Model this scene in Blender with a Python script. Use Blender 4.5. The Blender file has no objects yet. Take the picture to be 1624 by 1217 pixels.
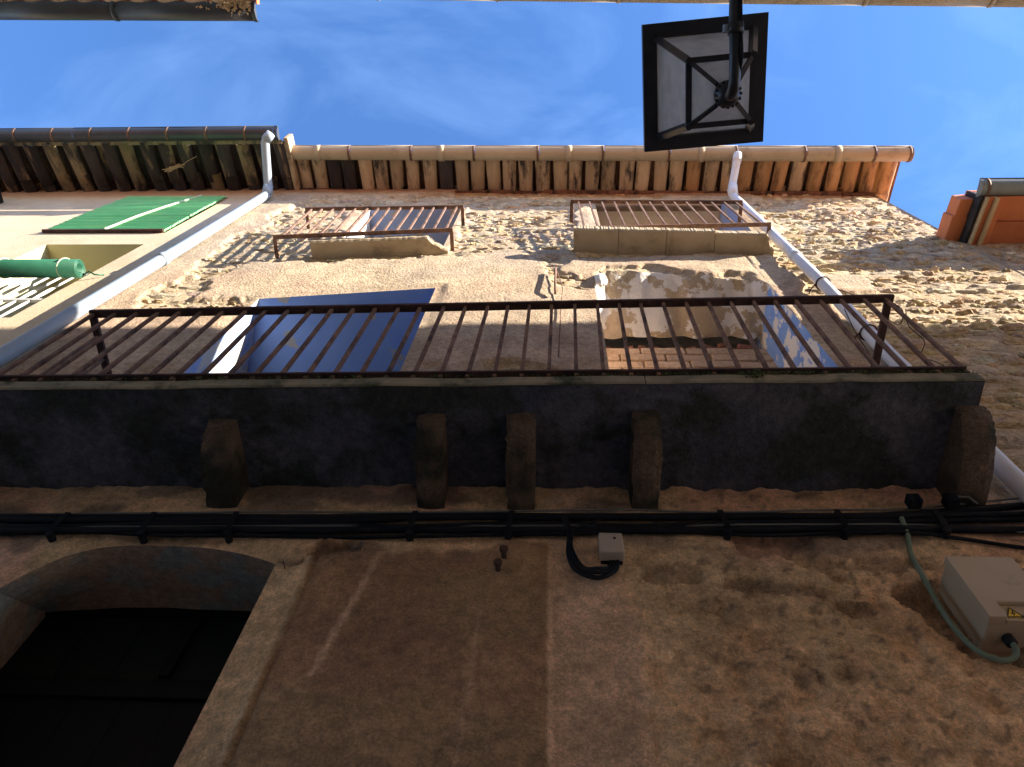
import bpy, math, random
import numpy as np
from mathutils import Vector, Matrix

S = bpy.context.scene
C = S.collection
rnd = random.Random(7)
rng = np.random.default_rng(11)

# ------------------------------------------------------------------ camera
cam_d = bpy.data.cameras.new('camera')
cam = bpy.data.objects.new('camera', cam_d)
C.objects.link(cam)
S.camera = cam
cam_d.sensor_fit = 'HORIZONTAL'
cam_d.sensor_width = 36.0
cam_d.lens = 36.0 * 1219.0 / 1624.0
cam_d.clip_start = 0.05
cam_d.clip_end = 2000
# tilted up about 65 degrees, standing with the back to the opposite wall
zen = Vector((59 / 1219.0, 573.5 / 1219.0, -1.0)).normalized()      # world up seen from the camera
xa = Vector((1.0, -0.006, -(zen.x - 0.006 * zen.y) / zen.z)).normalized()
ya = zen.cross(xa)
rot = Matrix((xa, ya, zen))                                          # camera -> world
cam.matrix_world = Matrix.Translation((0, -1.65, 1.55)) @ rot.to_4x4()

# ------------------------------------------------------------------ sky and sun
to_sun = Vector((3.0, -1.0, 1.35)).normalized()
SUN_EL = math.asin(to_sun.z)
SUN_AZ = math.atan2(to_sun.x, to_sun.y)
w = bpy.data.worlds.new('World')
S.world = w
w.use_nodes = True
wn, wl = w.node_tree.nodes, w.node_tree.links
wn.clear()
sky = wn.new('ShaderNodeTexSky')
sky.sky_type = 'NISHITA'
sky.sun_disc = False
sky.sun_elevation = SUN_EL
sky.sun_rotation = SUN_AZ
sky.air_density = 1.0
sky.dust_density = 0.2
sky.ozone_density = 8.0
bg = wn.new('ShaderNodeBackground')
bg.inputs['Strength'].default_value = 0.113
wo = wn.new('ShaderNodeOutputWorld')
tc = wn.new('ShaderNodeTexCoord')
mp = wn.new('ShaderNodeMapping')
mp.inputs['Scale'].default_value = (3.0, 5.5, 3.0)
mp.inputs['Rotation'].default_value = (0.2, 0.1, 0.5)
cn = wn.new('ShaderNodeTexNoise')
cn.inputs['Scale'].default_value = 1.3
cn.inputs['Detail'].default_value = 7
cn.inputs['Roughness'].default_value = 0.55
cn.inputs['Distortion'].default_value = 0.5
cr = wn.new('ShaderNodeValToRGB')
cr.color_ramp.elements[0].position = 0.46
cr.color_ramp.elements[0].color = (0, 0, 0, 1)
cr.color_ramp.elements[1].position = 0.85
cr.color_ramp.elements[1].color = (0.17, 0.17, 0.17, 1)
mx = wn.new('ShaderNodeMixRGB')
mx.inputs['Color2'].default_value = (2.6, 4.0, 6.2, 1)
wl.new(tc.outputs['Generated'], mp.inputs['Vector'])
wl.new(mp.outputs['Vector'], cn.inputs['Vector'])
wl.new(cn.outputs['Fac'], cr.inputs['Fac'])
wl.new(cr.outputs['Color'], mx.inputs['Fac'])
wl.new(sky.outputs['Color'], mx.inputs['Color1'])
wl.new(mx.outputs['Color'], bg.inputs['Color'])
wl.new(bg.outputs['Background'], wo.inputs['Surface'])

sun_d = bpy.data.lights.new('sun', 'SUN')
sun_d.energy = 5.0
sun_d.angle = math.radians(0.53)
sun_d.color = (1.0, 0.90, 0.76)
sun = bpy.data.objects.new('sun', sun_d)
C.objects.link(sun)
sun.rotation_euler = to_sun.to_track_quat('Z', 'Y').to_euler()
sun.location = to_sun * 40

S.view_settings.view_transform = 'Standard'
S.view_settings.look = 'None'
S.view_settings.exposure = 2.05
S.view_settings.gamma = 1.0
S.view_settings.use_curve_mapping = False
S.render.engine = 'CYCLES'
S.cycles.max_bounces = 10
S.cycles.diffuse_bounces = 8
S.cycles.use_denoising = True

# ------------------------------------------------------------------ helpers
class MB:
    """collects shapes, then becomes ONE mesh object"""
    def __init__(s):
        s.v, s.f, s.c = [], [], []
    def quad(s, a, b, c, d):
        n = len(s.v); s.v += [tuple(a), tuple(b), tuple(c), tuple(d)]; s.f.append((n, n + 1, n + 2, n + 3)); return s
    def poly(s, pts):
        n = len(s.v); s.v += [tuple(p) for p in pts]; s.f.append(tuple(range(n, n + len(pts)))); return s
    def hexa(s, p):
        n = len(s.v); s.v += [tuple(q) for q in p]
        for f in ((0, 3, 2, 1), (4, 5, 6, 7), (0, 1, 5, 4), (1, 2, 6, 5), (2, 3, 7, 6), (3, 0, 4, 7)):
            s.f.append(tuple(n + i for i in f))
        return s
    def box(s, x0, x1, y0, y1, z0, z1):
        return s.hexa([(x0, y0, z0), (x1, y0, z0), (x1, y1, z0), (x0, y1, z0), (x0, y0, z1), (x1, y0, z1), (x1, y1, z1), (x0, y1, z1)])
    def bar(s, a, b, wd, hd=None, up=(0, 0, 1)):
        a, b = Vector(a), Vector(b); hd = hd or wd
        d = (b - a).normalized(); u = Vector(up)
        if abs(d.dot(u)) > 0.95: u = Vector((0, 1, 0))
        r = d.cross(u).normalized() * wd / 2; t = r.cross(d).normalized() * hd / 2
        return s.hexa([a - r - t, a + r - t, a + r + t, a - r + t, b - r - t, b + r - t, b + r + t, b - r + t])
    def tube(s, pts, r, n=8, caps=True, radii=None):
        pts = [Vector(p) for p in pts]; m = len(pts); base = len(s.v); nrm = None
        for i, p in enumerate(pts):
            d = (pts[min(i + 1, m - 1)] - pts[max(i - 1, 0)]).normalized()
            if nrm is None:
                u = Vector((0, 0, 1)) if abs(d.z) < 0.9 else Vector((0, 1, 0)); nrm = d.cross(u).normalized()
            nrm = (nrm - d * nrm.dot(d)).normalized(); bi = d.cross(nrm)
            rr = radii[i] if radii else r
            for k in range(n):
                a = 2 * math.pi * k / n
                s.v.append(tuple(p + (nrm * math.cos(a) + bi * math.sin(a)) * rr))
        for i in range(m - 1):
            for k in range(n):
                a = base + i * n + k; b = base + i * n + (k + 1) % n
                s.f.append((a, b, b + n, a + n))
        if caps:
            s.f.append(tuple(base + k for k in range(n - 1, -1, -1)))
            s.f.append(tuple(base + (m - 1) * n + k for k in range(n)))
        return s
    def build(s, name, m, parent=None, smooth=False, bevel=0):
        me = bpy.data.meshes.new(name)
        me.from_pydata(s.v, [], s.f)
        if s.c:
            at = me.color_attributes.new('Col', 'FLOAT_COLOR', 'POINT')
            at.data.foreach_set('color', np.array(s.c, dtype=np.float32).ravel())
        me.materials.append(m)
        if smooth: me.polygons.foreach_set('use_smooth', [True] * len(me.polygons))
        me.update()
        o = bpy.data.objects.new(name, me); C.objects.link(o)
        if parent: o.parent = parent
        if bevel:
            b = o.modifiers.new('bevel', 'BEVEL'); b.width = bevel; b.segments = 2; b.limit_method = 'ANGLE'
        return o

def tag(o, label=None, cat=None, group=None, kind=None):
    if label: o['label'] = label
    if cat: o['category'] = cat
    if group: o['group'] = group
    if kind: o['kind'] = kind
    return o

def empty(name, loc, label, cat, group=None):
    o = bpy.data.objects.new(name, None); C.objects.link(o); o.location = loc
    o.empty_display_size = 0.1
    return tag(o, label, cat, group)

def hang(parent):
    """parent that keeps children's world coordinates"""
    bpy.context.view_layer.update()
    return parent

def fix(root):
    """children were modelled in world space: undo the root's own offset"""
    inv = Matrix.Translation(root.location).inverted()
    for ch in root.children: ch.matrix_parent_inverse = inv

TAB = rng.random((512, 512))
def vn(x, y, s=0):
    x = np.asarray(x, float) + 37.3 * s; y = np.asarray(y, float) + 91.7 * s
    xi = np.floor(x).astype(int); yi = np.floor(y).astype(int); fx = x - xi; fy = y - yi
    fx = fx * fx * (3 - 2 * fx); fy = fy * fy * (3 - 2 * fy)
    g = lambda a, b: TAB[a % 512, b % 512]
    return (g(xi, yi) * (1 - fx) + g(xi + 1, yi) * fx) * (1 - fy) + (g(xi, yi + 1) * (1 - fx) + g(xi + 1, yi + 1) * fx) * fy
def fbm(x, y, s=0, o=4):
    r = 0; a = 0.5; t = 0
    for i in range(o):
        r = r + a * vn(np.asarray(x) * 2 ** i, np.asarray(y) * 2 ** i, s + i * 3); t += a; a *= 0.55
    return r / t
def sstep(a, b, x):
    t = np.clip((x - a) / (b - a), 0, 1); return t * t * (3 - 2 * t)

# ------------------------------------------------------------------ materials
def N(nt, t, **k):
    n = nt.nodes.new(t)
    for a, b in k.items(): setattr(n, a, b)
    return n
def mat(name, c1, c2=None, scale=6.0, rough=0.9, bump=0.0, bscale=30.0, c3=None, scale3=3.0, t3=(0.55, 0.65), stretch=(1, 1, 1),
        attr=False, rand=0.0, metal=0.0, spec=0.3, bdist=0.01, t12=(0.35, 0.65), trans=0.0, grit=(), cracks=0.0):
    m = bpy.data.materials.new(name); m.use_nodes = True
    nt = m.node_tree; L = nt.links; bs = nt.nodes['Principled BSDF']
    bs.inputs['Roughness'].default_value = rough; bs.inputs['Metallic'].default_value = metal
    bs.inputs['Specular IOR Level'].default_value = spec
    ge = N(nt, 'ShaderNodeNewGeometry'); mpn = N(nt, 'ShaderNodeMapping'); mpn.inputs['Scale'].default_value = stretch
    L.new(ge.outputs['Position'], mpn.inputs['Vector']); vec = mpn.outputs['Vector']
    if rand:
        oi = N(nt, 'ShaderNodeObjectInfo'); ml = N(nt, 'ShaderNodeMath', operation='MULTIPLY'); ml.inputs[1].default_value = 19.0
        L.new(oi.outputs['Random'], ml.inputs[0]); va = N(nt, 'ShaderNodeVectorMath', operation='ADD')
        L.new(vec, va.inputs[0]); L.new(ml.outputs[0], va.inputs[1]); vec = va.outputs[0]
    def noise(sc, det=6, rg=0.6):
        n = N(nt, 'ShaderNodeTexNoise'); n.inputs['Scale'].default_value = sc; n.inputs['Detail'].default_value = det
        n.inputs['Roughness'].default_value = rg; L.new(vec, n.inputs['Vector']); return n.outputs['Fac']
    def ramp(fac, a, b, ca=(0, 0, 0, 1), cb=(1, 1, 1, 1)):
        r = N(nt, 'ShaderNodeValToRGB'); e = r.color_ramp.elements
        e[0].position = a; e[1].position = b; e[0].color = ca; e[1].color = cb; L.new(fac, r.inputs['Fac']); return r.outputs['Color']
    def mixc(fac, a, b, bt='MIX'):
        x = N(nt, 'ShaderNodeMixRGB', blend_type=bt)
        for i, v in ((0, fac), (1, a), (2, b)):
            if isinstance(v, (int, float)): x.inputs[i].default_value = v
            elif isinstance(v, tuple): x.inputs[i].default_value = (*v[:3], 1)
            else: L.new(v, x.inputs[i])
        return x.outputs['Color']
    if attr:
        at = N(nt, 'ShaderNodeAttribute', attribute_name='Col')
        col = mixc(1.0, at.outputs['Color'], ramp(noise(scale), t12[0], t12[1], (*c1, 1), (*(c2 or c1), 1)), 'MULTIPLY')
    elif c2: col = mixc(ramp(noise(scale), *t12), c1, c2)
    else: col = mixc(0.0, c1, c1)
    if c3: col = mixc(ramp(noise(scale3, 8, 0.65), *t3), col, c3)
    for (gs, lo, hi, p0, p1) in grit:
        col = mixc(1.0, col, ramp(noise(gs, 5, 0.7), p0, p1, (lo, lo, lo, 1), (hi, hi, hi, 1)), 'MULTIPLY')
    if cracks:
        wv = N(nt, 'ShaderNodeTexNoise'); wv.inputs['Scale'].default_value = 3.0; wv.inputs['Detail'].default_value = 6; L.new(vec, wv.inputs['Vector'])
        wm = N(nt, 'ShaderNodeMixRGB'); wm.inputs[0].default_value = 0.22; L.new(vec, wm.inputs[1]); L.new(wv.outputs['Color'], wm.inputs[2])
        vo = N(nt, 'ShaderNodeTexVoronoi', feature='DISTANCE_TO_EDGE'); vo.inputs['Scale'].default_value = cracks; L.new(wm.outputs[0], vo.inputs['Vector'])
        line = ramp(vo.outputs['Distance'], 0.001, 0.007, (0.75, 0.75, 0.75, 1), (0, 0, 0, 1))
        gate = mixc(1.0, line, ramp(noise(1.7, 3), 0.56, 0.66), 'MULTIPLY')
        col = mixc(gate, col, mixc(1.0, col, (0.32, 0.28, 0.26), 'MULTIPLY'))
    if rand:
        oi2 = N(nt, 'ShaderNodeObjectInfo'); mr = N(nt, 'ShaderNodeMapRange')
        mr.inputs['To Min'].default_value = 1 - rand; mr.inputs['To Max'].default_value = 1 + rand
        L.new(oi2.outputs['Random'], mr.inputs['Value'])
        hs = N(nt, 'ShaderNodeHueSaturation'); L.new(mr.outputs['Result'], hs.inputs['Value']); L.new(col, hs.inputs['Color']); col = hs.outputs['Color']
    L.new(col, bs.inputs['Base Color'])
    if trans: bs.inputs['Transmission Weight'].default_value = trans
    if bump:
        b = N(nt, 'ShaderNodeBump'); b.inputs['Strength'].default_value = bump; b.inputs['Distance'].default_value = bdist
        L.new(noise(bscale, 8, 0.65), b.inputs['Height']); L.new(b.outputs['Normal'], bs.inputs['Normal'])
    return m

M = {}
M['render'] = mat('old_render', (0.84, 0.81, 0.77), (1.14, 1.12, 1.08), 5.0, 0.95, 0.8, 55, attr=True, bdist=0.02, grit=((28, 0.78, 1.14, 0.36, 0.62), (95, 0.72, 1.16, 0.34, 0.64), (210, 0.8, 1.12, 0.35, 0.62)), cracks=2.4)
M['stone'] = mat('rubble_stone', (0.70, 0.66, 0.60), (1.25, 1.22, 1.16), 22.0, 0.95, 1.0, 60, attr=True, bdist=0.015, grit=((70, 0.75, 1.12, 0.36, 0.6),))
M['blue'] = mat('blue_limewash', (0.25, 0.40, 0.80), (0.31, 0.46, 0.83), 4, 0.85, 0.25, 20, c3=(0.5, 0.47, 0.42), scale3=4.2, t3=(0.615, 0.63))
M['blueflake'] = mat('flaking_blue_limewash', (0.30, 0.42, 0.72), (0.44, 0.52, 0.76), 6, 0.9, 0.4, 20, c3=(0.66, 0.62, 0.55), scale3=6, t3=(0.53, 0.55))
M['bluejamb'] = mat('peeling_blue_limewash', (0.15, 0.28, 0.62), (0.22, 0.36, 0.68), 6, 0.9, 0.4, 20, c3=(0.66, 0.64, 0.60), scale3=5.5, t3=(0.50, 0.52))
M['bluegrey'] = mat('blue_grey_limewash', (0.20, 0.26, 0.46), (0.26, 0.32, 0.50), 5, 0.9, 0.3, 20, c3=(0.36, 0.29, 0.22), scale3=5, t3=(0.56, 0.60))
M['white'] = mat('whitewash', (0.78, 0.77, 0.75), (0.62, 0.60, 0.58), 5, 0.9, 0.3, 25)
M['beige'] = mat('beige_render', (0.66, 0.56, 0.44), (0.58, 0.48, 0.37), 4, 0.95, 0.3, 30)
M['pinkjamb'] = mat('pink_jamb_render', (0.58, 0.42, 0.30), (0.52, 0.40, 0.32), 4, 0.95, 0.3, 30)
M['flake'] = mat('flaking_plaster', (0.36, 0.28, 0.19), (0.46, 0.37, 0.27), 5, 0.95, 0.8, 14, c3=(0.66, 0.64, 0.62), scale3=3.2, t3=(0.49, 0.51), bdist=0.03)
M['brick'] = mat('thin_brick', (0.44, 0.31, 0.205), (0.52, 0.385, 0.27), 9, 0.95, 0.7, 40, rand=0.14, grit=((40, 0.75, 1.1, 0.36, 0.6),))
M['brickdark'] = mat('red_brick', (0.20, 0.08, 0.06), (0.30, 0.15, 0.10), 9, 0.95, 0.5, 40, rand=0.3)
M['mortar'] = mat('pale_mortar', (0.40, 0.31, 0.22), (0.46, 0.37, 0.28), 9, 0.95, 0.6, 40)
M['darkmortar'] = mat('dark_mortar', (0.10, 0.075, 0.055), (0.22, 0.16, 0.11), 9, 0.95, 0.6, 40)  # darker than the pale mortar, backs the gap above the bricks
M['sill'] = mat('sill_stone', (0.46, 0.37, 0.25), (0.38, 0.29, 0.18), 5, 0.92, 0.4, 40, c3=(0.22, 0.17, 0.115), scale3=5, t3=(0.54, 0.72))
M['tile'] = mat('old_clay_tile', (0.42, 0.29, 0.17), (0.52, 0.39, 0.25), 5, 0.92, 0.4, 50, c3=(0.045, 0.034, 0.03), scale3=3.2, t3=(0.52, 0.66), stretch=(3, 0.8, 1), rand=0.3)
M['tilecover'] = mat('cover_clay_tile', (0.15, 0.075, 0.05), (0.23, 0.12, 0.075), 5, 0.92, 0.4, 50, c3=(0.025, 0.02, 0.02), scale3=3, t3=(0.50, 0.64), stretch=(3, 0.8, 1), rand=0.3)  # covers darkened so the gaps between channel tiles look shaded
M['tilenew'] = mat('orange_clay_tile', (0.48, 0.28, 0.13), (0.40, 0.22, 0.10), 5, 0.9, 0.5, 50, c3=(0.10, 0.055, 0.035), scale3=3.5, t3=(0.50, 0.66), stretch=(3, 0.8, 1), rand=0.15)
M['tiledark'] = mat('blackened_clay_tile', (0.035, 0.03, 0.032), (0.06, 0.045, 0.04), 5, 0.92, 0.4, 50, c3=(0.30, 0.20, 0.11), scale3=2.3, t3=(0.55, 0.66), stretch=(4, 0.7, 1), rand=0.4)
M['tiledark2'] = mat('lichened_clay_tile', (0.26, 0.18, 0.10), (0.20, 0.16, 0.09), 5, 0.92, 0.4, 50, c3=(0.04, 0.034, 0.03), scale3=2.6, t3=(0.48, 0.6), stretch=(3, 0.8, 1), rand=0.35)
M['terra'] = mat('terracotta_board', (0.42, 0.12, 0.045), (0.50, 0.16, 0.06), 4, 0.85, 0.2, 40, rand=0.1)
M['terratile'] = mat('terracotta_tile', (0.60, 0.20, 0.08), (0.52, 0.17, 0.07), 5, 0.8, 0.2, 40)
M['wood'] = mat('pale_board', (0.52, 0.38, 0.22), (0.42, 0.29, 0.16), 7, 0.85, 0.3, 30, stretch=(6, 1, 1))
M['black'] = mat('black_bitumen', (0.012, 0.012, 0.014), (0.03, 0.03, 0.03), 9, 0.6)
M['gutter'] = mat('beige_gutter', (0.36, 0.30, 0.205), (0.43, 0.36, 0.25), 3, 0.85, 0.2, 30, c3=(0.15, 0.12, 0.08), scale3=5, t3=(0.56, 0.78), spec=0.3)
M['gutterdark'] = mat('dark_zinc_gutter', (0.020, 0.025, 0.034), (0.04, 0.046, 0.058), 3, 0.45, 0.1, 30, spec=0.5)
M['guttergreen'] = mat('grey_green_gutter', (0.13, 0.15, 0.14), (0.19, 0.20, 0.18), 4, 0.5, 0.1, 30, spec=0.5)
M['copper'] = mat('rusty_strap', (0.17, 0.095, 0.06), (0.10, 0.06, 0.04), 12, 0.7)
M['rust'] = mat('rusty_iron', (0.15, 0.082, 0.058), (0.25, 0.15, 0.105), 16, 0.9, 0.5, 70, c3=(0.06, 0.036, 0.03), scale3=9, t3=(0.5, 0.66))
M['rustdark'] = mat('dark_rusty_iron', (0.050, 0.026, 0.022), (0.10, 0.05, 0.04), 16, 0.8, 0.4, 70)
M['pvcgrey'] = mat('grey_pipe_paint', (0.23, 0.29, 0.35), (0.29, 0.345, 0.40), 4, 0.5, 0.08, 20, spec=0.4, c3=(0.20, 0.19, 0.17), scale3=7, t3=(0.58, 0.78))
M['pvcwhite'] = mat('white_pipe', (0.70, 0.71, 0.73), (0.60, 0.60, 0.61), 3, 0.45, 0.05, 20, spec=0.4, c3=(0.42, 0.37, 0.30), scale3=7, t3=(0.60, 0.80))
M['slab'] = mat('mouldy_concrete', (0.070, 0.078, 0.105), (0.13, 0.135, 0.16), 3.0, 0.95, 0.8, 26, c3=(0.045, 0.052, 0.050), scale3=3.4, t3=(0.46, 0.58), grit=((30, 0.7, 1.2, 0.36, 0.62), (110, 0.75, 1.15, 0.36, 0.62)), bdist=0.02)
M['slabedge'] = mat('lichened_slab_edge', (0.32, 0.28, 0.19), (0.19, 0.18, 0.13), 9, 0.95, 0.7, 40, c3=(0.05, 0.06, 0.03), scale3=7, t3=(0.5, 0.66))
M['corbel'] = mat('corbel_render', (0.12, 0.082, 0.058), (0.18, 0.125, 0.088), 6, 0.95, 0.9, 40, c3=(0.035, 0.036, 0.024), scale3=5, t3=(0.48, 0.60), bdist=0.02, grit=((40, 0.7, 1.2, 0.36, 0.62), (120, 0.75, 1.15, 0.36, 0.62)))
M['arch'] = mat('arch_render', (0.42, 0.29, 0.205), (0.48, 0.35, 0.26), 4, 0.95, 0.4, 30, c3=(0.33, 0.34, 0.31), scale3=4.5, t3=(0.5, 0.58), grit=((30, 0.75, 1.15, 0.36, 0.62), (100, 0.8, 1.12, 0.36, 0.62)))
M['doorgreen'] = mat('dark_green_door', (0.005, 0.010, 0.007), (0.008, 0.013, 0.008), 18, 0.6, 0.4, 60)
M['doorblack'] = mat('black_timber', (0.0025, 0.0025, 0.003), (0.004, 0.004, 0.004), 6, 0.7)
M['cable'] = mat('black_cable', (0.008, 0.009, 0.013), (0.014, 0.015, 0.02), 8, 0.7, spec=0.15)
M['cablegrey'] = mat('grey_cable', (0.16, 0.16, 0.15), None, 8, 0.6)
M['cablegreen'] = mat('grey_green_cable', (0.15, 0.20, 0.14), (0.20, 0.25, 0.18), 8, 0.6)
M['boxwhite'] = mat('junction_box_plastic', (0.46, 0.39, 0.33), (0.50, 0.43, 0.36), 4, 0.5)
M['boxbeige'] = mat('meter_box_plastic', (0.52, 0.41, 0.285), (0.46, 0.36, 0.25), 4, 0.6, spec=0.3, c3=(0.30, 0.23, 0.16), scale3=6, t3=(0.58, 0.80))
M['yellow'] = mat('warning_yellow', (0.75, 0.52, 0.04), None, 4, 0.5)
M['ink'] = mat('black_ink', (0.015, 0.015, 0.015), None, 4, 0.6)
M['badge'] = mat('white_badge', (0.6, 0.58, 0.54), None, 4, 0.5)
M['leftwall'] = mat('peach_render', (0.54, 0.415, 0.275), (0.60, 0.475, 0.325), 2.5, 0.92, 0.45, 60, c3=(0.44, 0.34, 0.23), scale3=2.0, t3=(0.52, 0.72), grit=((60, 0.88, 1.06, 0.36, 0.62),))
M['cream'] = mat('cream_render', (0.60, 0.54, 0.32), (0.56, 0.50, 0.30), 4, 0.9, 0.2, 40)
M['blind'] = mat('green_reed_blind', (0.14, 0.50, 0.20), (0.22, 0.58, 0.25), 9, 0.6, 0.2, 50, c3=(0.42, 0.58, 0.22), scale3=3, t3=(0.54, 0.75), stretch=(0.6, 1, 8), rand=0.2)
M['blindroll'] = mat('green_plastic_blind', (0.012, 0.09, 0.05), (0.018, 0.115, 0.068), 6, 0.45, 0.1, 50, spec=0.5)
M['cord'] = mat('pale_cord', (0.55, 0.60, 0.42), None, 8, 0.8)
M['whitepaint'] = mat('white_paint', (0.80, 0.79, 0.76), (0.70, 0.69, 0.66), 6, 0.6)
M['void'] = mat('dark_glass', (0.012, 0.012, 0.014), None, 4, 0.3)
M['lamp'] = mat('black_lamp_paint', (0.010, 0.012, 0.016), (0.020, 0.022, 0.028), 20, 0.42, 0.1, 60, spec=0.5)
M['moss'] = mat('moss', (0.03, 0.05, 0.015), (0.07, 0.10, 0.03), 20, 0.95)
M['straw'] = mat('dry_weeds', (0.42, 0.30, 0.18), (0.50, 0.38, 0.25), 20, 0.95)
M['ground'] = mat('street_paving', (0.36, 0.33, 0.29), (0.42, 0.39, 0.34), 3, 0.9, 0.5, 20)
M['opp'] = mat('opposite_render', (0.72, 0.66, 0.58), (0.78, 0.73, 0.66), 3, 0.95, 0.5, 30)

def glass_mat():
    m = bpy.data.materials.new('dusty_frosted_glass'); m.use_nodes = True
    nt = m.node_tree; L = nt.links; nt.nodes.clear()
    out = N(nt, 'ShaderNodeOutputMaterial'); mixs = N(nt, 'ShaderNodeMixShader')
    tr = N(nt, 'ShaderNodeBsdfTranslucent'); df = N(nt, 'ShaderNodeBsdfDiffuse')
    ge = N(nt, 'ShaderNodeNewGeometry'); no = N(nt, 'ShaderNodeTexNoise'); no.inputs['Scale'].default_value = 26; no.inputs['Detail'].default_value = 8
    rp = N(nt, 'ShaderNodeValToRGB'); e = rp.color_ramp.elements
    e[0].position = 0.34; e[0].color = (0.72, 0.75, 0.79, 1); e[1].position = 0.62; e[1].color = (0.84, 0.87, 0.91, 1)
    L.new(ge.outputs['Position'], no.inputs['Vector']); L.new(no.outputs['Fac'], rp.inputs['Fac'])
    L.new(rp.outputs['Color'], tr.inputs['Color']); L.new(rp.outputs['Color'], df.inputs['Color'])
    mixs.inputs[0].default_value = 0.22
    L.new(tr.outputs[0], mixs.inputs[1]); L.new(df.outputs[0], mixs.inputs[2]); L.new(mixs.outputs[0], out.inputs['Surface'])
    return m
M['glass'] = glass_mat()

# ------------------------------------------------------------------ ground
g = MB(); g.quad((-60, -60, 0), (60, -60, 0), (60, 60, 0), (-60, 60, 0))
tag(g.build('ground', M['ground']), 'pale stone paving of the narrow street', kind='structure')

# ------------------------------------------------------------------ the stone house
def z_eave(x): return 9.93 - 0.062 * (np.asarray(x) + 2.77)
house = empty('stone_house', (0, 0, 0), 'old rubble stone house with long balcony, blue door recess and clay tile eave', 'house')

X0, X1 = -2.95, 3.30
OPEN = {   # x0, x1, z0, nominal top, lintel line (x, z)
    'door': (-1.76, -0.90, 0.0, 3.60, [(x_, 3.665 - 0.26 * min(1.0, abs((x_ + 1.29) / 0.475)) ** (4.2 if x_ < -1.29 else 2.0) * (1.0 if x_ < -1.29 else 0.5)) for x_ in [-1.80 + 0.95 * i_ / 60 for i_ in range(61)]]),
    'w1': (-1.90, -0.76, 4.14, 6.40, [(-1.95, 6.28), (-1.90, 6.29), (-0.76, 6.52), (-0.7, 6.53)]),
    'w2': (0.32, 1.48, 4.14, 6.80, [(0.25, 6.60), (0.32, 6.62), (0.42, 6.95), (0.70, 6.93), (1.1, 6.80), (1.42, 6.70), (1.48, 6.55), (1.55, 6.5)]),
    't1': (-1.72, -0.84, 7.46, 8.96, [(-1.8, 8.93), (-1.72, 8.93), (-0.84, 8.99), (-0.7, 8.99)]),
    't2': (0.46, 1.72, 7.60, 9.36, [(0.4, 9.38), (0.46, 9.38), (1.72, 9.32), (1.8, 9.3)]),
}
xs = np.round(np.arange(X0, X1 + 0.001, 0.0125), 4)
xs = np.unique(np.concatenate([xs, [X1]]))
for k, (a, b, *_r) in OPEN.items():
    for q in (a, b): xs[np.argmin(abs(xs - q))] = q
zs = np.concatenate([np.arange(0, 2.6, 0.13), np.arange(2.6, 3.95, 0.0125), np.arange(3.95, 6.0, 0.02), np.arange(6.0, 9.98, 0.025)])
for k, (a, b, z0, zt, ln) in OPEN.items():
    for q in (z0, zt): zs[np.argmin(abs(zs - q))] = q
GX, GZ = np.meshgrid(xs, zs)
def sdbox(x, z, b):   # positive inside
    return np.minimum(np.minimum(x - b[0], b[1] - x), np.minimum(z - b[2], b[3] - z))
PLASTER = [(-3.2, 1.78, -1, 5.05), (1.5, 3.6, -1, 4.15), (-3.2, -0.3, 4, 6.10), (-3.2, -2.62, 4, 9.6), (-2.35, 0.02, 6.3, 7.22), (-0.9, 0.42, 5.2, 6.62), (-1.0, -0.25, 6.2, 7.35),
           (0.05, 1.72, 6.85, 7.36), (1.40, 1.76, 4, 7.05), (1.75, 2.25, 6.35, 6.85), (-0.99, -0.78, 7.4, 9.0), (0.30, 0.50, 8.1, 9.4), (1.68, 1.86, 7.6, 9.4), (-3.2, -0.9, 9.62, 10.3),
           (-1.95, -1.68, 7.4, 8.9), (1.2, 2.0, 9.45, 9.9)]
def plaster(x, z):
    s = np.full(np.shape(x), -9.0)
    for b in PLASTER: s = np.maximum(s, sdbox(x, z, b))
    s = np.clip(s, -0.4, 0.4)
    s = s + (fbm(x * 2.2, z * 2.6, 2, 5) - 0.5) * 0.55 + (fbm(x * 9, z * 9, 5, 3) - 0.5) * 0.12
    return s
def zwarp(x, z):
    d = np.zeros_like(z)
    for k, (a, b, z0, zt, ln) in OPEN.items():
        lx, lz = zip(*ln); off = np.interp(x, lx, lz) - zt
        if k == 'w2': off = off + (fbm(x * 8, x * 0 + 3, 5, 3) - 0.5) * 0.12
        wx = sstep(a - 0.25, a - 0.03, x) * (1 - sstep(b + 0.03, b + 0.25, x))
        d = d + off * wx * np.clip(1 - abs(z - zt) / 0.6, 0, 1)
    top = z_eave(x)
    zz = z + d
    return np.where(z > 9.5, 9.5 + d + (z - 9.5) * (top + 0.03 - 9.5) / (zs[-1] - 9.5), zz)
PS = plaster(GX, GZ)
PM = sstep(-0.015, 0.035, PS)                       # 1 where render covers the stones
mott = (fbm(GX * 14, GZ * 14, 9, 3) - 0.5)
lowrough = sstep(0.05, 0.35, GX) * sstep(3.75, 3.5, GZ) + sstep(5.35, 5.2, GZ) * sstep(3.9, 4.1, GZ)
H = 0.0105 + mott * 0.022 * (1 - PM) + PM * (0.026 + (fbm(GX * 1.3, GZ * 1.3, 12, 3) - 0.5) * 0.03 + mott * (0.006 + 0.03 * lowrough) + (fbm(GX * 30, GZ * 34, 19, 3) - 0.5) * 0.022 * lowrough)
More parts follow.
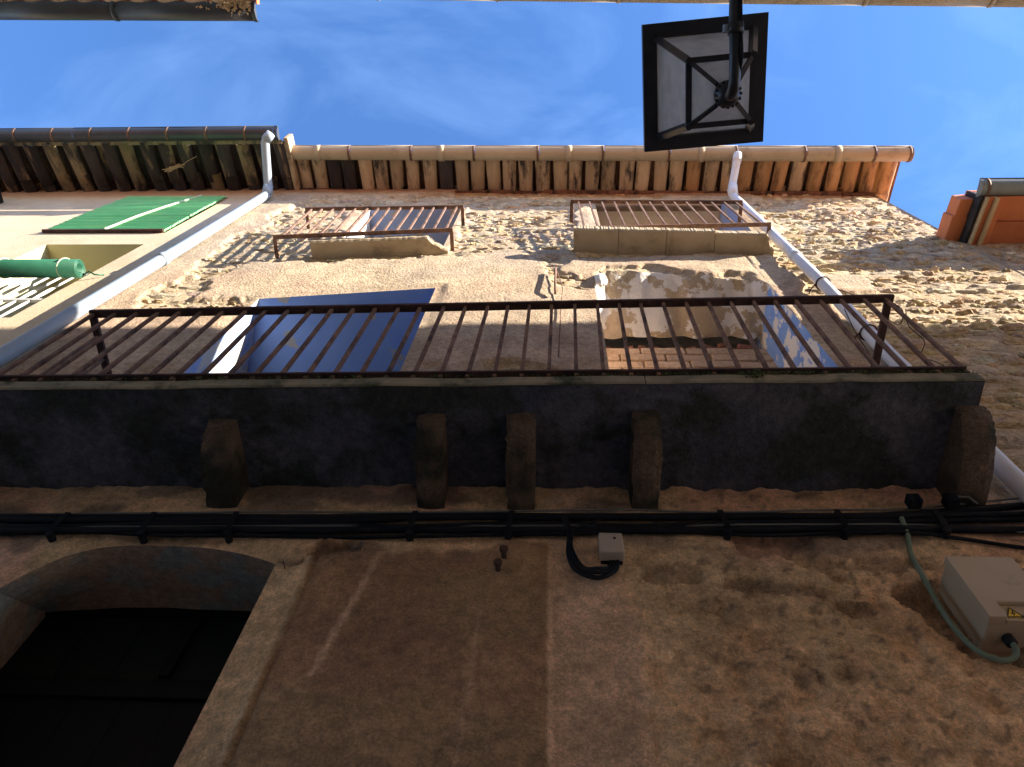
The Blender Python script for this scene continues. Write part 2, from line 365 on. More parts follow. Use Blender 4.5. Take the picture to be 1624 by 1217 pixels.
# hollows where the low render has come away
pit = sstep(0.655, 0.72, fbm(GX * 3.0, GZ * 4.0, 23, 5)) * sstep(4.0, 3.85, GZ) * sstep(0.05, 0.25, GX)
H = H - pit * 0.03
HM = pit * 0.3
for (hx, hz, rx, rz, dp) in ((1.17, 3.42, 0.10, 0.13, 0.05), (1.30, 3.25, 0.12, 0.06, 0.04), (0.945, 3.40, 0.07, 0.025, 0.03), (0.80, 3.48, 0.13, 0.03, 0.02), (0.62, 3.50, 0.10, 0.035, 0.02), (1.08, 3.62, 0.2, 0.05, 0.018), (0.42, 3.55, 0.12, 0.05, 0.018), (-0.72, 3.66, 0.09, 0.03, 0.03), (-0.85, 3.62, 0.05, 0.02, 0.02)):
    rr2 = ((GX - hx) / rx) ** 2 + ((GZ - hz) / rz) ** 2 + (fbm(GX * 11, GZ * 11, 17, 4) - 0.5) * 2.6
    H = H - dp * sstep(1.0, 0.55, rr2); HM = np.maximum(HM, sstep(1.0, 0.7, rr2))
# raised render panel between the gate and the rough part, as wide as seen
pan = sstep(-0.80, -0.77, GX) * (1 - sstep(0.000, 0.012, GX)) * (1 - sstep(3.62, 3.70, GZ + (fbm(GX * 5, GZ * 5, 31, 3) - 0.5) * 0.3))
H = H + pan * 0.010 * (GZ < 4)
for k in ('w1', 't1', 't2', 'door'):
    a, b, z0, zt, ln = OPEN[k]; dd = np.maximum(np.maximum(a - GX, GX - b), np.maximum(z0 - GZ, GZ - zt)); t_ = sstep(0.10, 0.02, dd); H = H * (1 - t_) + 0.026 * t_
for k, (a, b, z0, zt, ln) in OPEN.items():
    H = np.where((abs(GX - a) < 1e-6) | (abs(GX - b) < 1e-6), np.minimum(H, 0.040), H)
# colours of the coats themselves
def mixa(a, b, t): return a * (1 - t[..., None]) + b * t[..., None]
col = np.zeros(GX.shape + (3,)) + np.array((0.49, 0.39, 0.265))
up = np.array((0.52, 0.41, 0.285)); up2 = np.array((0.46, 0.365, 0.27)); pink = np.array((0.50, 0.365, 0.26))
pc = mixa(np.broadcast_to(up, col.shape), up2, sstep(0.4, 0.6, fbm(GX * 1.7, GZ * 1.7, 41, 4)))
pc = mixa(pc, pink, sstep(0.52, 0.62, fbm(GX * 1.2, GZ * 1.5, 47, 4)) * 0.8)
col = mixa(col, pc, PM)
low = sstep(4.25, 4.05, GZ + 0.25 * sstep(1.5, 1.75, GX))
lowc = mixa(np.broadcast_to(np.array((0.60, 0.43, 0.275)), col.shape), np.array((0.50, 0.385, 0.25)), sstep(0.42, 0.58, fbm(GX * 2.2, GZ * 2.2, 51, 5)))
red = sstep(0.53, 0.63, fbm(GX * 2.0 + 3, GZ * 1.6, 55, 4))
lowc = mixa(lowc, np.array((0.552, 0.344, 0.262)), red * 0.7)
brown = mixa(np.broadcast_to(np.array((0.285, 0.180, 0.112)), col.shape), np.array((0.290, 0.200, 0.120)), sstep(0.42, 0.58, fbm(GX * 2.2, GZ * 3.2, 57, 5)))
lowc = mixa(lowc, brown, pan)
strip = sstep(0.008, 0.014, GX) * (1 - sstep(0.20, 0.30, GX + (fbm(GX * 4, GZ * 4, 61, 3) - 0.5) * 0.25))
lowc = mixa(lowc, np.array((0.510, 0.372, 0.276)), strip * 0.8)
pil = sstep(-0.905, -0.89, GX) * (1 - sstep(-0.79, -0.76, GX))
lowc = mixa(lowc, np.array((0.552, 0.414, 0.262)), pil * sstep(3.6, 3.5, GZ))
roughc = sstep(0.25, 0.45, GX) * sstep(3.6, 3.4, GZ)
lowc = mixa(lowc, lowc * np.array((0.80, 0.78, 0.76)), roughc * sstep(0.4, 0.6, fbm(GX * 9, GZ * 12, 63, 4)))
# scratches and a pale diagonal score
for (xa_, za_, xb_, zb_, wd, st) in ((-0.558, 3.63, -0.642, 3.08, 0.0065, 0.55), (-0.20, 3.37, -0.212, 2.6, 0.004, 0.25)):
    t = np.clip((GZ - za_) / (zb_ - za_), 0, 1); dd = abs(GX - (xa_ + (xb_ - xa_) * t) + 0.01 * (fbm(GZ * 9, GZ * 0, 3, 2) - 0.5))
    lowc = mixa(lowc, np.array((0.644, 0.460, 0.345)), st * sstep(wd * 2.2, wd, dd) * (GZ < za_) * (GZ > zb_))
lowc = mixa(lowc, np.array((0.20, 0.155, 0.12)) * (0.6 + 0.8 * fbm(GX * 18, GZ * 22, 91, 3))[..., None], HM * 0.55)
speck = sstep(0.66, 0.72, fbm(GX * 34, GZ * 40, 93, 3)) * sstep(0.2, 0.5, GX)
lowc = mixa(lowc, np.array((0.16, 0.12, 0.09)), speck * 0.7)
stain = sstep(0.5, 0.62, fbm(GX * 2.5, GZ * 6, 71, 4)) * sstep(3.55, 3.72, GZ) * low
lowc = mixa(lowc, np.array((0.12, 0.10, 0.095)), stain * 0.7)
col = mixa(col, lowc * 1.38 * np.array((1.04, 0.97, 0.91)), low)
dirt = sstep(5.35, 5.10, GZ + (fbm(GX * 3, GZ * 3, 77, 4) - 0.5) * 0.4) * sstep(4.1, 4.2, GZ) * (1 - 0.8 * sstep(1.6, 1.9, GX))
col = mixa(col, np.array((0.46, 0.345, 0.25)), dirt * 0.6)
col = col * (0.88 + 0.24 * fbm(GX * 6, GZ * 6, 81, 3))[..., None] * (1 + (fbm(GX * 26, GZ * 26, 83, 3) - 0.5) * 0.5 * (0.35 + 0.65 * sstep(4.1, 3.9, GZ)))[..., None]

def build_grid(name, gx, gy, gz, colr, keep, m, parent):
    nz, nx = gx.shape
    idx = np.arange(nz * nx).reshape(nz, nx)
    f = np.stack([idx[:-1, :-1], idx[:-1, 1:], idx[1:, 1:], idx[1:, :-1]], -1)[keep]
    me = bpy.data.meshes.new(name)
    v = np.stack([gx, gy, gz], -1).reshape(-1, 3)
    me.vertices.add(len(v)); me.vertices.foreach_set('co', v.astype(np.float32).ravel())
    me.loops.add(f.size); me.loops.foreach_set('vertex_index', f.astype(np.int32).ravel())
    me.polygons.add(len(f)); me.polygons.foreach_set('loop_start', np.arange(0, f.size, 4, dtype=np.int32))
    me.update(calc_edges=True)
    if colr is not None:
        at = me.color_attributes.new('Col', 'FLOAT_COLOR', 'POINT')
        at.data.foreach_set('color', np.concatenate([colr, np.ones(colr.shape[:2] + (1,))], -1).astype(np.float32).ravel())
    me.materials.append(m); me.polygons.foreach_set('use_smooth', np.ones(len(f), bool)); me.update()
    o = bpy.data.objects.new(name, me); C.objects.link(o); o.parent = parent
    return o
cxm = (GX[:-1, :-1] + GX[1:, 1:]) / 2; czm = (GZ[:-1, :-1] + GZ[1:, 1:]) / 2
keep = np.ones(cxm.shape, bool)
for k, (a, b, z0, zt, ln) in OPEN.items():
    keep &= ~((cxm > a) & (cxm < b) & (czm > z0) & (czm < zt))
ZW = zwarp(GX, GZ)
build_grid('wall', GX, -H, ZW, col, keep, M['render'], house)

# ---- rubble stones of the facade, course by course
def in_open(x0, x1, z0, z1, mg=0.02):
    for k, (a, b, zb, zt, ln) in OPEN.items():
        lx, lz = zip(*ln); top = np.interp((x0 + x1) / 2, lx, lz)
        if x1 > a - mg and x0 < b + mg and z1 > zb - mg and z0 < top + mg: return True
    return False
PAL = [(0.54, 0.42, 0.26), (0.58, 0.48, 0.32), (0.50, 0.36, 0.21), (0.54, 0.46, 0.35), (0.52, 0.37, 0.24), (0.60, 0.52, 0.39), (0.47, 0.38, 0.29), (0.58, 0.44, 0.25)]
def stone_mesh(cx_, cz_, sw, sh, seed):
    r = random.Random(seed); n = 10
    out = []; ph = r.random() * 0.6; p = r.uniform(2.2, 4.5); tilt = r.uniform(-0.15, 0.15)
    prot = (0.013 if cx_ < 1.8 else 0.017) + r.random() ** 2.0 * 0.014
    for k in range(n):
        a = 2 * math.pi * (k + r.uniform(-0.25, 0.25)) / n + ph
        ca, sa = math.cos(a), math.sin(a)
        q = (abs(ca) ** p + abs(sa) ** p) ** (-1 / p) * r.uniform(0.78, 1.06)
        x, z = ca * q * sw / 2, sa * q * sh / 2
        out.append((x, z + x * tilt))
    v = []; f = []
    tx, tz = r.uniform(-0.25, 0.25), r.uniform(-0.35, 0.35)
    for (x, z) in out: v.append((x, 0.012, z))
    for (x, z) in out: v.append((x * 0.93, -prot * r.uniform(0.35, 0.7), z * 0.92))
    for (x, z) in out:
        s = r.uniform(0.42, 0.74); v.append((x * s, -prot * (0.9 + tx * x / sw * 2 + tz * z / sh * 2 + r.uniform(-0.28, 0.28)), z * s))
    v.append((0, -prot * r.uniform(0.9, 1.15), 0))
    for k in range(n):
        j = (k + 1) % n
        f.append((k, j, n + j, n + k)); f.append((n + k, n + j, 2 * n + j, 2 * n + k)); f.append((2 * n + k, 2 * n + j, 3 * n))
    c = r.choice(PAL); b = r.uniform(0.78, 1.12)
    if r.random() < 0.10: b *= 0.7
    c = tuple(min(0.8, q * b * r.uniform(0.95, 1.05)) for q in c)
    return v, f, c
def pack(xa_, xb_, za_, zb_, seed):
    r = random.Random(seed); res = []; z = za_; k = 0
    while z < zb_:
        h = r.choice((0.05, 0.06, 0.07, 0.08, 0.095, 0.115)); x = xa_ - r.random() * 0.2; ph = r.random() * 6
        while x < xb_:
            wd = min(0.36, h * r.choice((r.uniform(0.8, 1.8), r.uniform(1.2, 3.2)))); zz = z + 0.018 * math.sin(x * 2.1 + ph)
            if wd < 0.16 and r.random() < 0.3 and h > 0.1:
                res.append((x + wd / 2, zz + h * 0.25, wd + 0.004, h * 0.5 + 0.003)); res.append((x + wd / 2, zz + h * 0.75, wd + 0.004, h * 0.5 + 0.003))
            else:
                res.append((x + wd / 2, zz + h / 2, wd + r.uniform(-0.006, 0.012), h * r.uniform(0.92, 1.18)))
            x += wd
        z += h
    return res
cand = []
for i, (sx, sz, sw, sh) in enumerate(pack(X0 + 0.02, X1 - 0.05, 4.1, 9.95, 5)):
    if sx + sw / 2 > X1 - 0.01 or sx - sw / 2 < X0: continue
    if sz + sh / 2 > float(z_eave(sx)) - 0.01: continue
    if in_open(sx - sw / 2, sx + sw / 2, sz - sh / 2, sz + sh / 2): continue
    if float(plaster(np.array(sx), np.array(sz))) > 0.05: continue
    d2 = sx * sx + 1.65 ** 2 + (sz - 1.55) ** 2
    area = sw * sh * 1.65 / d2 ** 1.5
    vis = (sz > 5.0 or sx > 1.55) and abs(sx) < 0.67 * (sz - 1.55) * 0.95 + 0.3
    cand.append((area * (1 if vis else 0.01), i, sx, sz, sw, sh))
cand.sort(reverse=True)
rest = MB()
for n_, (ar, i, sx, sz, sw, sh) in enumerate(cand):
    v, f, c = stone_mesh(sx, sz, sw, sh, 1000 + i)
    if n_ < 290:
        b = MB(); b.v = v; b.f = f; b.c = [(*c, 1)] * len(v)
        o = b.build('stone', M['stone'], house); o.location = (sx, 0, sz)
    else:
        k = len(rest.v); rest.v += [(x + sx, y, z + sz) for x, y, z in v]; rest.f += [tuple(k + q for q in t) for t in f]; rest.c += [(*c, 1)] * len(v)
if rest.v: tag(rest.build('rubble_stones', M['stone'], house), kind='stuff')

# ---- recesses behind the openings
def strip(name, pts_a, pts_b, m, n=8, amp=0.006, seed=1, jag=0.0):
    """a wavy plastered face between two edge polylines"""
    b = MB(); na = len(pts_a)
    for j in range(n + 1):
        t = j / n
        for i in range(na):
            p = Vector(pts_a[i]).lerp(Vector(pts_b[i]), t)
            q = (float(vn(p.x * 7 + seed, p.z * 7 + p.y * 9, seed)) - 0.5) * amp * 2
            if 0 < j < n and 0 < i < na - 1: p = p + Vector((q, 0, q))
            if j == n and jag: p.z += (float(vn(p.x * 22, seed, seed + 2)) - 0.5) * jag
            b.v.append(tuple(p))
    for j in range(n):
        for i in range(na - 1):
            a = j * na + i; b.f.append((a, a + 1, a + 1 + na, a + na))
    return b.build(name, m, house, smooth=True)
def border(k):
    a, b, z0, zt, ln = OPEN[k]
    ia, ib = int(np.argmin(abs(xs - a))), int(np.argmin(abs(xs - b))); ja, jb = int(np.argmin(abs(zs - z0))), int(np.argmin(abs(zs - zt)))
    g = lambda j, i: (float(GX[j, i]), -float(H[j, i]), float(ZW[j, i]))
    return [g(jb, i) for i in range(ia, ib + 1)], [g(j, ia) for j in range(ja, jb + 1)], [g(j, ib) for j in range(ja, jb + 1)]
def lint(k, n=14):
    a, b, z0, zt, ln = OPEN[k]; lx, lz = zip(*ln)
    return [(a + (b - a) * i / n, 0, float(np.interp(a + (b - a) * i / n, lx, lz))) for i in range(n + 1)]
def recess(k, depth, msof, mleft, mright, splay=(0, 0), back=None, backname='back_panel', dz=0.0, flat=None):
    a, b, z0, zt, ln = OPEN[k]; top, le, ri = border(k); m_ = len(top) - 1
    bt = [(x + splay[0] * (1 - i / m_) + splay[1] * i / m_, depth, flat or z + dz) for i, (x, _, z) in enumerate(top)]
    strip('soffit', top, bt, msof, 8, 0.006, 3)
    for e, sp, mm, sd in ((le, splay[0], mleft, 5), (ri, splay[1], mright, 7)):
        strip('jamb', e, [(x + sp, depth, (z0 + (flat - z0) * i / (len(e) - 1)) if flat else z + dz * (i / (len(e) - 1))) for i, (x, _, z) in enumerate(e)], mm, 6, 0.005, sd)
    if back:
        d = depth + 0.004
        bb = MB(); bb.box(a + min(splay[0], 0) - 0.05, b + max(splay[1], 0) + 0.05, d, d + 0.04, z0 - 0.02, max(z for _, _, z in top) + dz + 0.1)
        bb.build(backname, back, house)
    fl = MB(); fl.box(a + min(splay[0], 0), b + max(splay[1], 0), 0.012, depth, z0 - 0.04, z0)
    if z0 > 1: fl.build('threshold', M['sill'], house)
recess('w1', 0.62, M['blue'], M['blueflake'], M['blue'], (-0.20, 0.10), M['doorblack'], 'door_leaf')
recess('t1', 0.50, M['bluegrey'], M['white'], M['beige'], (-0.06, 0.05), M['doorblack'], 'shutter')
recess('t2', 0.50, M['beige'], M['beige'], M['bluegrey'], (0, 0), M['wood'], 'shutter')
recess('door', 0.36, M['arch'], M['arch'], M['arch'], (-0.11, 0.05), M['doorblack'], 'gate_leaf', dz=0.08, flat=3.735)
# gate: green transom panel and boards under it
b = MB(); b.box(-1.86, -0.87, 0.31, 0.358, 3.69, 3.733); b.build('door_head', M['doorblack'], house)
for i in range(5):
    x = -1.86 + i * 0.199
    b = MB(); b.box(x + 0.0008, x + 0.1982, 0.325, 0.352, 3.40, 3.688); b.build('transom_board', M['doorgreen'], house, bevel=0.004)
b = MB(); b.box(-1.86, -0.87, 0.315, 0.352, 3.32, 3.397); b.build('door_rail', M['doorblack'], house)
for i in range(6):
    x = -1.86 + i * 0.166
    b = MB(); b.box(x + 0.0008, x + 0.1652, 0.33, 0.352, 0.02, 3.317); b.build('door_board', M['doorblack'], house)
b = MB(); b.box(-1.29, -1.255, 0.30, 0.322, 3.40, 3.688); b.build('transom_bar', M['doorblack'], house)

# bricked-up door on the right
a, b_, z0, zt, ln = OPEN['w2']
top, le, ri = border('w2')
bt = [(x, 0.31, 6.47 + (float(vn(x * 9, 1, 6)) - 0.5) * 0.06) for x, _, z in top]
strip('soffit', top, bt, M['flake'], 16, 0.022, 9, 0.06)
strip('jamb', le, [(a + 0.02, 0.42, z) for x, y, z in le], M['pinkjamb'], 8, 0.008, 5)
strip('jamb', ri, [(b_ - 0.02, 0.42, z) for x, y, z in ri], M['bluejamb'], 8, 0.010, 7)
q = MB(); q.box(a - 0.02, b_ + 0.02, 0.425, 0.46, z0, 7.0); q.build('mortar_bed', M['darkmortar'], house)
q = MB(); q.box(a, b_, 0.375, 0.424, z0, 6.385); q.build('brick_joints', M['mortar'], house)
q = MB(); q.box(a, b_, 0.012, 0.42, z0 - 0.04, z0); q.build('threshold', M['sill'], house)
bw, bh = 0.285, 0.095
me_brick = None
for r_ in range(23):
    zc = 6.335 - r_ * (bh + 0.010)
    if zc - bh / 2 < z0: break
    x = a + 0.015 - (0.145 if r_ % 2 else 0)
    while x < b_ - 0.02:
        xa_, xb_ = max(x, a + 0.012), min(x + bw, b_ - 0.012)
        if xb_ - xa_ > 0.04:
            q = MB(); q.box(-(xb_ - xa_) / 2, (xb_ - xa_) / 2, -0.03, 0.03, -bh / 2, bh / 2)
            o = q.build('brick', M['brick'], house, bevel=0.006)
            o.location = ((xa_ + xb_) / 2, 0.384 + rnd.uniform(-0.006, 0.006), zc + rnd.uniform(-0.003, 0.003)); o.rotation_euler.z = rnd.uniform(-0.012, 0.012)
        x += bw + 0.012
x = a + 0.03
while x < b_ - 0.1:          # broken brick ends in the gap above
    wd = rnd.uniform(0.045, 0.13)
    q = MB(); q.box(-wd / 2, wd / 2, -0.04, 0.04, -0.03, 0.035); o = q.build('brick', M['brickdark'], house, bevel=0.012)
    o.location = (x + wd / 2, 0.395 + rnd.uniform(-0.015, 0.02), 6.425 + rnd.uniform(-0.01, 0.01)); o.rotation_euler = (rnd.uniform(-0.2, 0.2), rnd.uniform(-0.2, 0.2), rnd.uniform(-0.3, 0.3))
    x += wd + rnd.uniform(0.008, 0.06)

b = MB(); r = random.Random(8)
for j in range(6):
    for k in range(9):
        t = math.pi * (j + 0.02) / 5.04; a = 2 * math.pi * k / 9; q_ = r.uniform(0.8, 1.15)
        b.v.append((0.37 + 0.045 * q_ * math.sin(t) * math.cos(a), -0.03 + 0.035 * q_ * math.sin(t) * math.sin(a), 6.70 + 0.13 * q_ * math.cos(t)))
for j in range(5):
    for k in range(9): b.f.append((j * 9 + k, j * 9 + (k + 1) % 9, (j + 1) * 9 + (k + 1) % 9, (j + 1) * 9 + k))
b.build('plaster_lump', M['white'], house, smooth=True)
# ---- sills of the upper windows
def slab_piece(name, xa_, xb_, za_, zb_, dep, th, m, broken=False, seed=0):
    n = 48; b = MB(); r = random.Random(seed)
    pr = []
    for i in range(n + 1):
        x = xa_ + (xb_ - xa_) * i / n; z = za_ + (zb_ - za_) * i / n
        d = dep * (1 + r.uniform(-0.012, 0.012))
        if broken:
            e = (i / n - 0.86) / 0.14
            if e > 0: d = dep * (1 - 0.62 * min(1, e * 1.2) ** 0.7 + (float(vn(x * 30, seed, 2)) - 0.5) * 0.22 + r.uniform(-0.03, 0.03)); z = z + r.uniform(0, 0.005)
        pr.append((x, z, d))
    for x, z, d in pr:
        b.v += [(x, 0.01, z), (x, -d + 0.012, z), (x, -d, z + 0.014), (x, -d, z + th), (x, 0.01, z + th + 0.01)]
    for i in range(n):
        for k in range(4):
            p = i * 5 + k; b.f.append((p, p + 5, p + 6, p + 1))
    b.f.append((0, 1, 2, 3, 4)); b.f.append(tuple(n * 5 + k for k in (4, 3, 2, 1, 0)))
    return b.build(name, m, house)
slab_piece('window_sill', -1.82, -0.78, 7.26, 7.40, 0.155, 0.07, M['sill'], True, 3)
for i, (xa_, xb_) in enumerate(((0.20, 0.54), (0.544, 0.902), (0.906, 1.26), (1.264, 1.70))):
    slab_piece('window_sill', xa_, xb_, 7.44 - 0.10 * (xa_ - 0.2), 7.44 - 0.10 * (xb_ - 0.2), 0.205 - (0.012 if i == 3 else 0), 0.085, M['sill'], i == 3, 10 + i)

# ---- balcony slab and corbels
def zs_(x): return 4.052 + 0.018 * x
def front(x): return -0.470 - 0.008 * x
BX0, BX1 = -2.45, 1.545
b = MB(); n = 60
for i in range(n + 1):
    x = BX0 + (BX1 - BX0) * i / n; z = zs_(x); y = front(x) + (float(vn(x * 9, 3, 1)) - 0.5) * 0.008
    j = (float(vn(x * 12, 8, 2)) - 0.5) * 0.010
    b.v += [(x, 0.0, z - 0.012), (x, -0.20, z + 0.004 + j), (x, -0.36, z + j * 0.6), (x, y + 0.004, z), ]
for i in range(n):
    for k in range(3):
        p = i * 4 + k; b.f.append((p, p + 1, p + 5, p + 4))
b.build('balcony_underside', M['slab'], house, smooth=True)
for i, (xa_, xb_) in enumerate(((BX0, 0.352), (0.356, BX1))):
    b = MB(); n = 44
    for k in range(n + 1):
        x = xa_ + (xb_ - xa_) * k / n; z = zs_(x); y = front(x) + (float(vn(x * 9, 3, 1)) - 0.5) * 0.008
        c = (float(vn(x * 25, 5, 3)) - 0.5) * 0.014
        b.v += [(x, y + 0.002, z + 0.001), (x, y - 0.004, z + 0.010), (x, y - 0.003 + c * 0.3, z + 0.062 + c), (x, y + 0.02, z + 0.075 + c), (x, 0.0, z + 0.085)]
    for k in range(n):
        for q in range(4):
            p = k * 5 + q; b.f.append((p, p + 5, p + 6, p + 1))
    b.f.append(tuple(range(5))); b.f.append(tuple(n * 5 + q for q in (4, 3, 2, 1, 0)))
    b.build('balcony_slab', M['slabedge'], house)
b = MB(); b.quad((BX1, 0, zs_(BX1) - 0.012), (BX1, front(BX1), zs_(BX1)), (BX1, front(BX1), zs_(BX1) + 0.01), (BX1, 0, zs_(BX1) + 0.01)); b.build('slab_end', M['slab'], house)
def corbel(xc, wd, reach, drop, seed):
    r = random.Random(seed); b = MB(); n = 24; prof = []
    zt = zs_(xc) + 0.006
    for k in range(n + 1):
        t = k / n * math.pi / 2
        prof.append((-reach * math.cos(t) ** 0.72, zt - drop * math.sin(t) ** 0.85))
    prof[0] = (-reach, zt); prof[-1] = (0.01, zt - drop)
    cols = 5
    for c in range(cols):
        u = c / (cols - 1) - 0.5
        ins = (0.010, 0.002, 0.0, 0.002, 0.010)[c]
        for (y, z) in prof:
            x = xc + u * wd + r.uniform(-0.003, 0.003)
            b.v.append((x, y + ins * 0.7 + r.uniform(-0.003, 0.003), z + (ins if z < zt - 0.01 else 0)))
    m_ = n + 1
    for c in range(cols - 1):
        for k in range(n):
            a_ = c * m_ + k; b.f.append((a_, a_ + 1, a_ + 1 + m_, a_ + m_))
    for c in (0, cols - 1):
        base = c * m_; k0 = len(b.v); b.v.append((b.v[base][0], 0.01, zt)); ids = list(range(base, base + m_)) + [k0]
        b.f.append(tuple(ids))
    return b.build('corbel', M['corbel'], house, bevel=0.004)
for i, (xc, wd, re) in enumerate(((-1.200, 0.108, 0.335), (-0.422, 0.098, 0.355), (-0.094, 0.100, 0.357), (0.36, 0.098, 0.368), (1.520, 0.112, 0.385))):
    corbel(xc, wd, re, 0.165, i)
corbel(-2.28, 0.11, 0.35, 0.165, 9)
moss = MB(); r = random.Random(4)
for i in range(900):
    x = r.uniform(BX0, BX1) if i < 500 else r.gauss(0.75, 0.02) if i < 590 else r.uniform(0.4, 1.5)
    big = 2.2 if 500 <= i < 590 else 1
    z = zs_(x) + (0.066 + r.gauss(0, 0.006) if big == 1 else 0.05 + r.uniform(-0.02, 0.025)); y = front(x) - 0.004 - r.random() * 0.006 * big
    s = r.uniform(0.003, 0.007) * (1.2 if big > 1 else 1)
    a_ = r.random() * 6; n0 = len(moss.v)
    moss.v += [(x + s * math.cos(a_), y, z + s * math.sin(a_)), (x + s * math.cos(a_ + 2.1), y - s * 0.6, z + s * math.sin(a_ + 2.1)), (x + s * math.cos(a_ + 4.2), y + s * 0.4, z + s * math.sin(a_ + 4.2))]
    moss.f.append((n0, n0 + 1, n0 + 2))
tag(moss.build('moss', M['moss'], house), kind='stuff')

# ------------------------------------------------------------------ eaves of curved clay tiles
def tile_mesh(name, r0, r1, ln_, th, down, m, seg=8):
    """half tube: open upwards (channel, down=True) or downwards (cover); mouth at y=0, running back to +y"""
    b = MB(); rows = 4
    for j in range(rows + 1):
        t = j / rows; ra = r0 + (r1 - r0) * t
        for rr in (ra, ra - th):
            for k in range(seg + 1):
                a = math.pi * k / seg * 0.94 + 0.03 * math.pi
                x = rr * math.cos(a); z = rr * 0.78 * math.sin(a)
                b.v.append((x, ln_ * t, -z if down else z))
    w_ = 2 * (seg + 1)
    for j in range(rows):
        for k in range(seg):
            p = j * w_ + k; b.f.append((p, p + 1, p + 1 + w_, p + w_))
            p = j * w_ + seg + 1 + k; b.f.append((p + 1, p, p + w_, p + 1 + w_))
        for e in (0, seg):
            p = j * w_ + e; q_ = p + seg + 1; b.f.append((p, p + w_, q_ + w_, q_))
    for j in (0, rows):
        for k in range(seg):
            p = j * w_ + k; b.f.append((p, p + 1, p + seg + 2, p + seg + 1))
    me = bpy.data.meshes.new(name); me.from_pydata(b.v, [], b.f); me.materials.append(m)
    me.polygons.foreach_set('use_smooth', [True] * len(me.polygons)); me.update()
    return me
def eave(root, xa_, xb_, zf, yf, pitch, mats_ch, mats_co, depth=0.62, slope=0.20, seed=1, brk=0.0, name='roof_tile'):
    r = random.Random(seed); n = int(round((xb_ - xa_) / pitch)); cache = {}
    def put(nm, down, m, x, y, z, L_):
        key = (down, m.name)
        if key not in cache: cache[key] = tile_mesh(nm, 0.076 if down else 0.092, 0.066 if down else 0.080, 0.46, 0.013, down, m)
        o = bpy.data.objects.new(nm, cache[key]); C.objects.link(o); o.parent = root
        o.location = (x, y, z); o.rotation_euler = (math.atan(slope), r.uniform(-0.05, 0.05), r.uniform(-0.035, 0.035)); o.scale = (r.uniform(0.94, 1.06), L_, r.uniform(0.92, 1.06))
    for i in range(n):
        x = xa_ + pitch * (i + 0.5); y0 = yf(x) ; z0 = zf(x)
        mc = mats_ch(x, r); mo = mats_co(x, r)
        j = r.uniform(-0.012, 0.012)
        put(name, True, mc, x + j, y0 + r.uniform(-0.02, 0.015), z0 + 0.07 + r.uniform(-0.006, 0.006), 1.0)
        put(name, True, mc if r.random() < 0.6 else mats_ch(x, r), x + j + r.uniform(-0.01, 0.01), y0 + 0.34 + r.uniform(-0.04, 0.04), z0 + 0.07 + 0.34 * slope + 0.016, 1.0)
        if i < n - 1:
            put(name, False, mo, x + pitch / 2 + r.uniform(-0.008, 0.008), y0 - 0.01 + r.uniform(-0.02, 0.02), z0 + 0.085, 1.0)
            put(name, False, mo, x + pitch / 2, y0 + 0.36, z0 + 0.085 + 0.36 * slope + 0.016, 1.0)
    b = MB()
    za, zb = zf(xa_), zf(xb_)
    b.hexa([(xa_, yf(xa_) + 0.05, za + 0.20), (xb_, yf(xb_) + 0.05, zb + 0.20), (xb_, 3.4, zb + 0.20 + 3.6 * slope), (xa_, 3.4, za + 0.20 + 3.6 * slope),
            (xa_, yf(xa_) + 0.05, za + 0.24), (xb_, yf(xb_) + 0.05, zb + 0.24), (xb_, 3.4, zb + 0.24 + 3.6 * slope), (xa_, 3.4, za + 0.24 + 3.6 * slope)])
    b.build('roof_deck', M['tilecover'], root)  # deck added to keep light from leaking down between the tiles
zf_main = lambda x: float(z_eave(x)) - 0.085
q = MB(); q.hexa([(-2.72, -0.39, zf_main(-2.72) + 0.055), (3.52, -0.39, zf_main(3.52) + 0.055), (3.52, -0.36, zf_main(3.52) + 0.06), (-2.72, -0.36, zf_main(-2.72) + 0.06), (-2.72, -0.39, zf_main(-2.72) + 0.14), (3.52, -0.39, zf_main(3.52) + 0.14), (3.52, -0.36, zf_main(3.52) + 0.14), (-2.72, -0.36, zf_main(-2.72) + 0.14)]); q.build('eave_batten', M['tilecover'], house)
yf_main = lambda x: -0.395 - 0.004 * x
def ch_main(x, r):
    if x > 2.75: return M['tilenew']
    if x < -0.6: return M['tile'] if r.random() < 0.6 else M['tiledark']
    if x > 1.4: return M['tile'] if r.random() < 0.6 else M['tilenew']
    return M['tile']
def co_main(x, r):
    return M['tilenew'] if x > 2.7 else M['tilecover']
eave(house, -2.72, 3.54, zf_main, yf_main, 0.172, ch_main, co_main, seed=3)
b = MB()          # thin brick course under the tiles
for i in range(18):
    xa_ = -2.72 + i * 0.335; xb_ = min(xa_ + 0.331, 3.30)
    if xb_ - xa_ < 0.05: break
    q = MB(); za = float(z_eave((xa_ + xb_) / 2)) - 0.012
    q.box(xa_, xb_, -0.042 + rnd.uniform(-0.01, 0.01), 0.02, za - 0.012 + rnd.uniform(-0.006, 0.006), za + 0.016); q.build('cornice_brick', M['tilecover'], house, bevel=0.004)
q = MB(); q.box(X0, X1, 0.03, 0.08, 9.3, 10.2); q.build('wall_head', M['darkmortar'], house)
# side wall of the house, seen as the free right-hand corner
q = MB(); q.quad((X1, -0.02, 0), (X1, 6, 0), (X1, 6, 10.6), (X1, -0.02, float(z_eave(X1)))); q.build('gable_wall', M['mortar'], house)

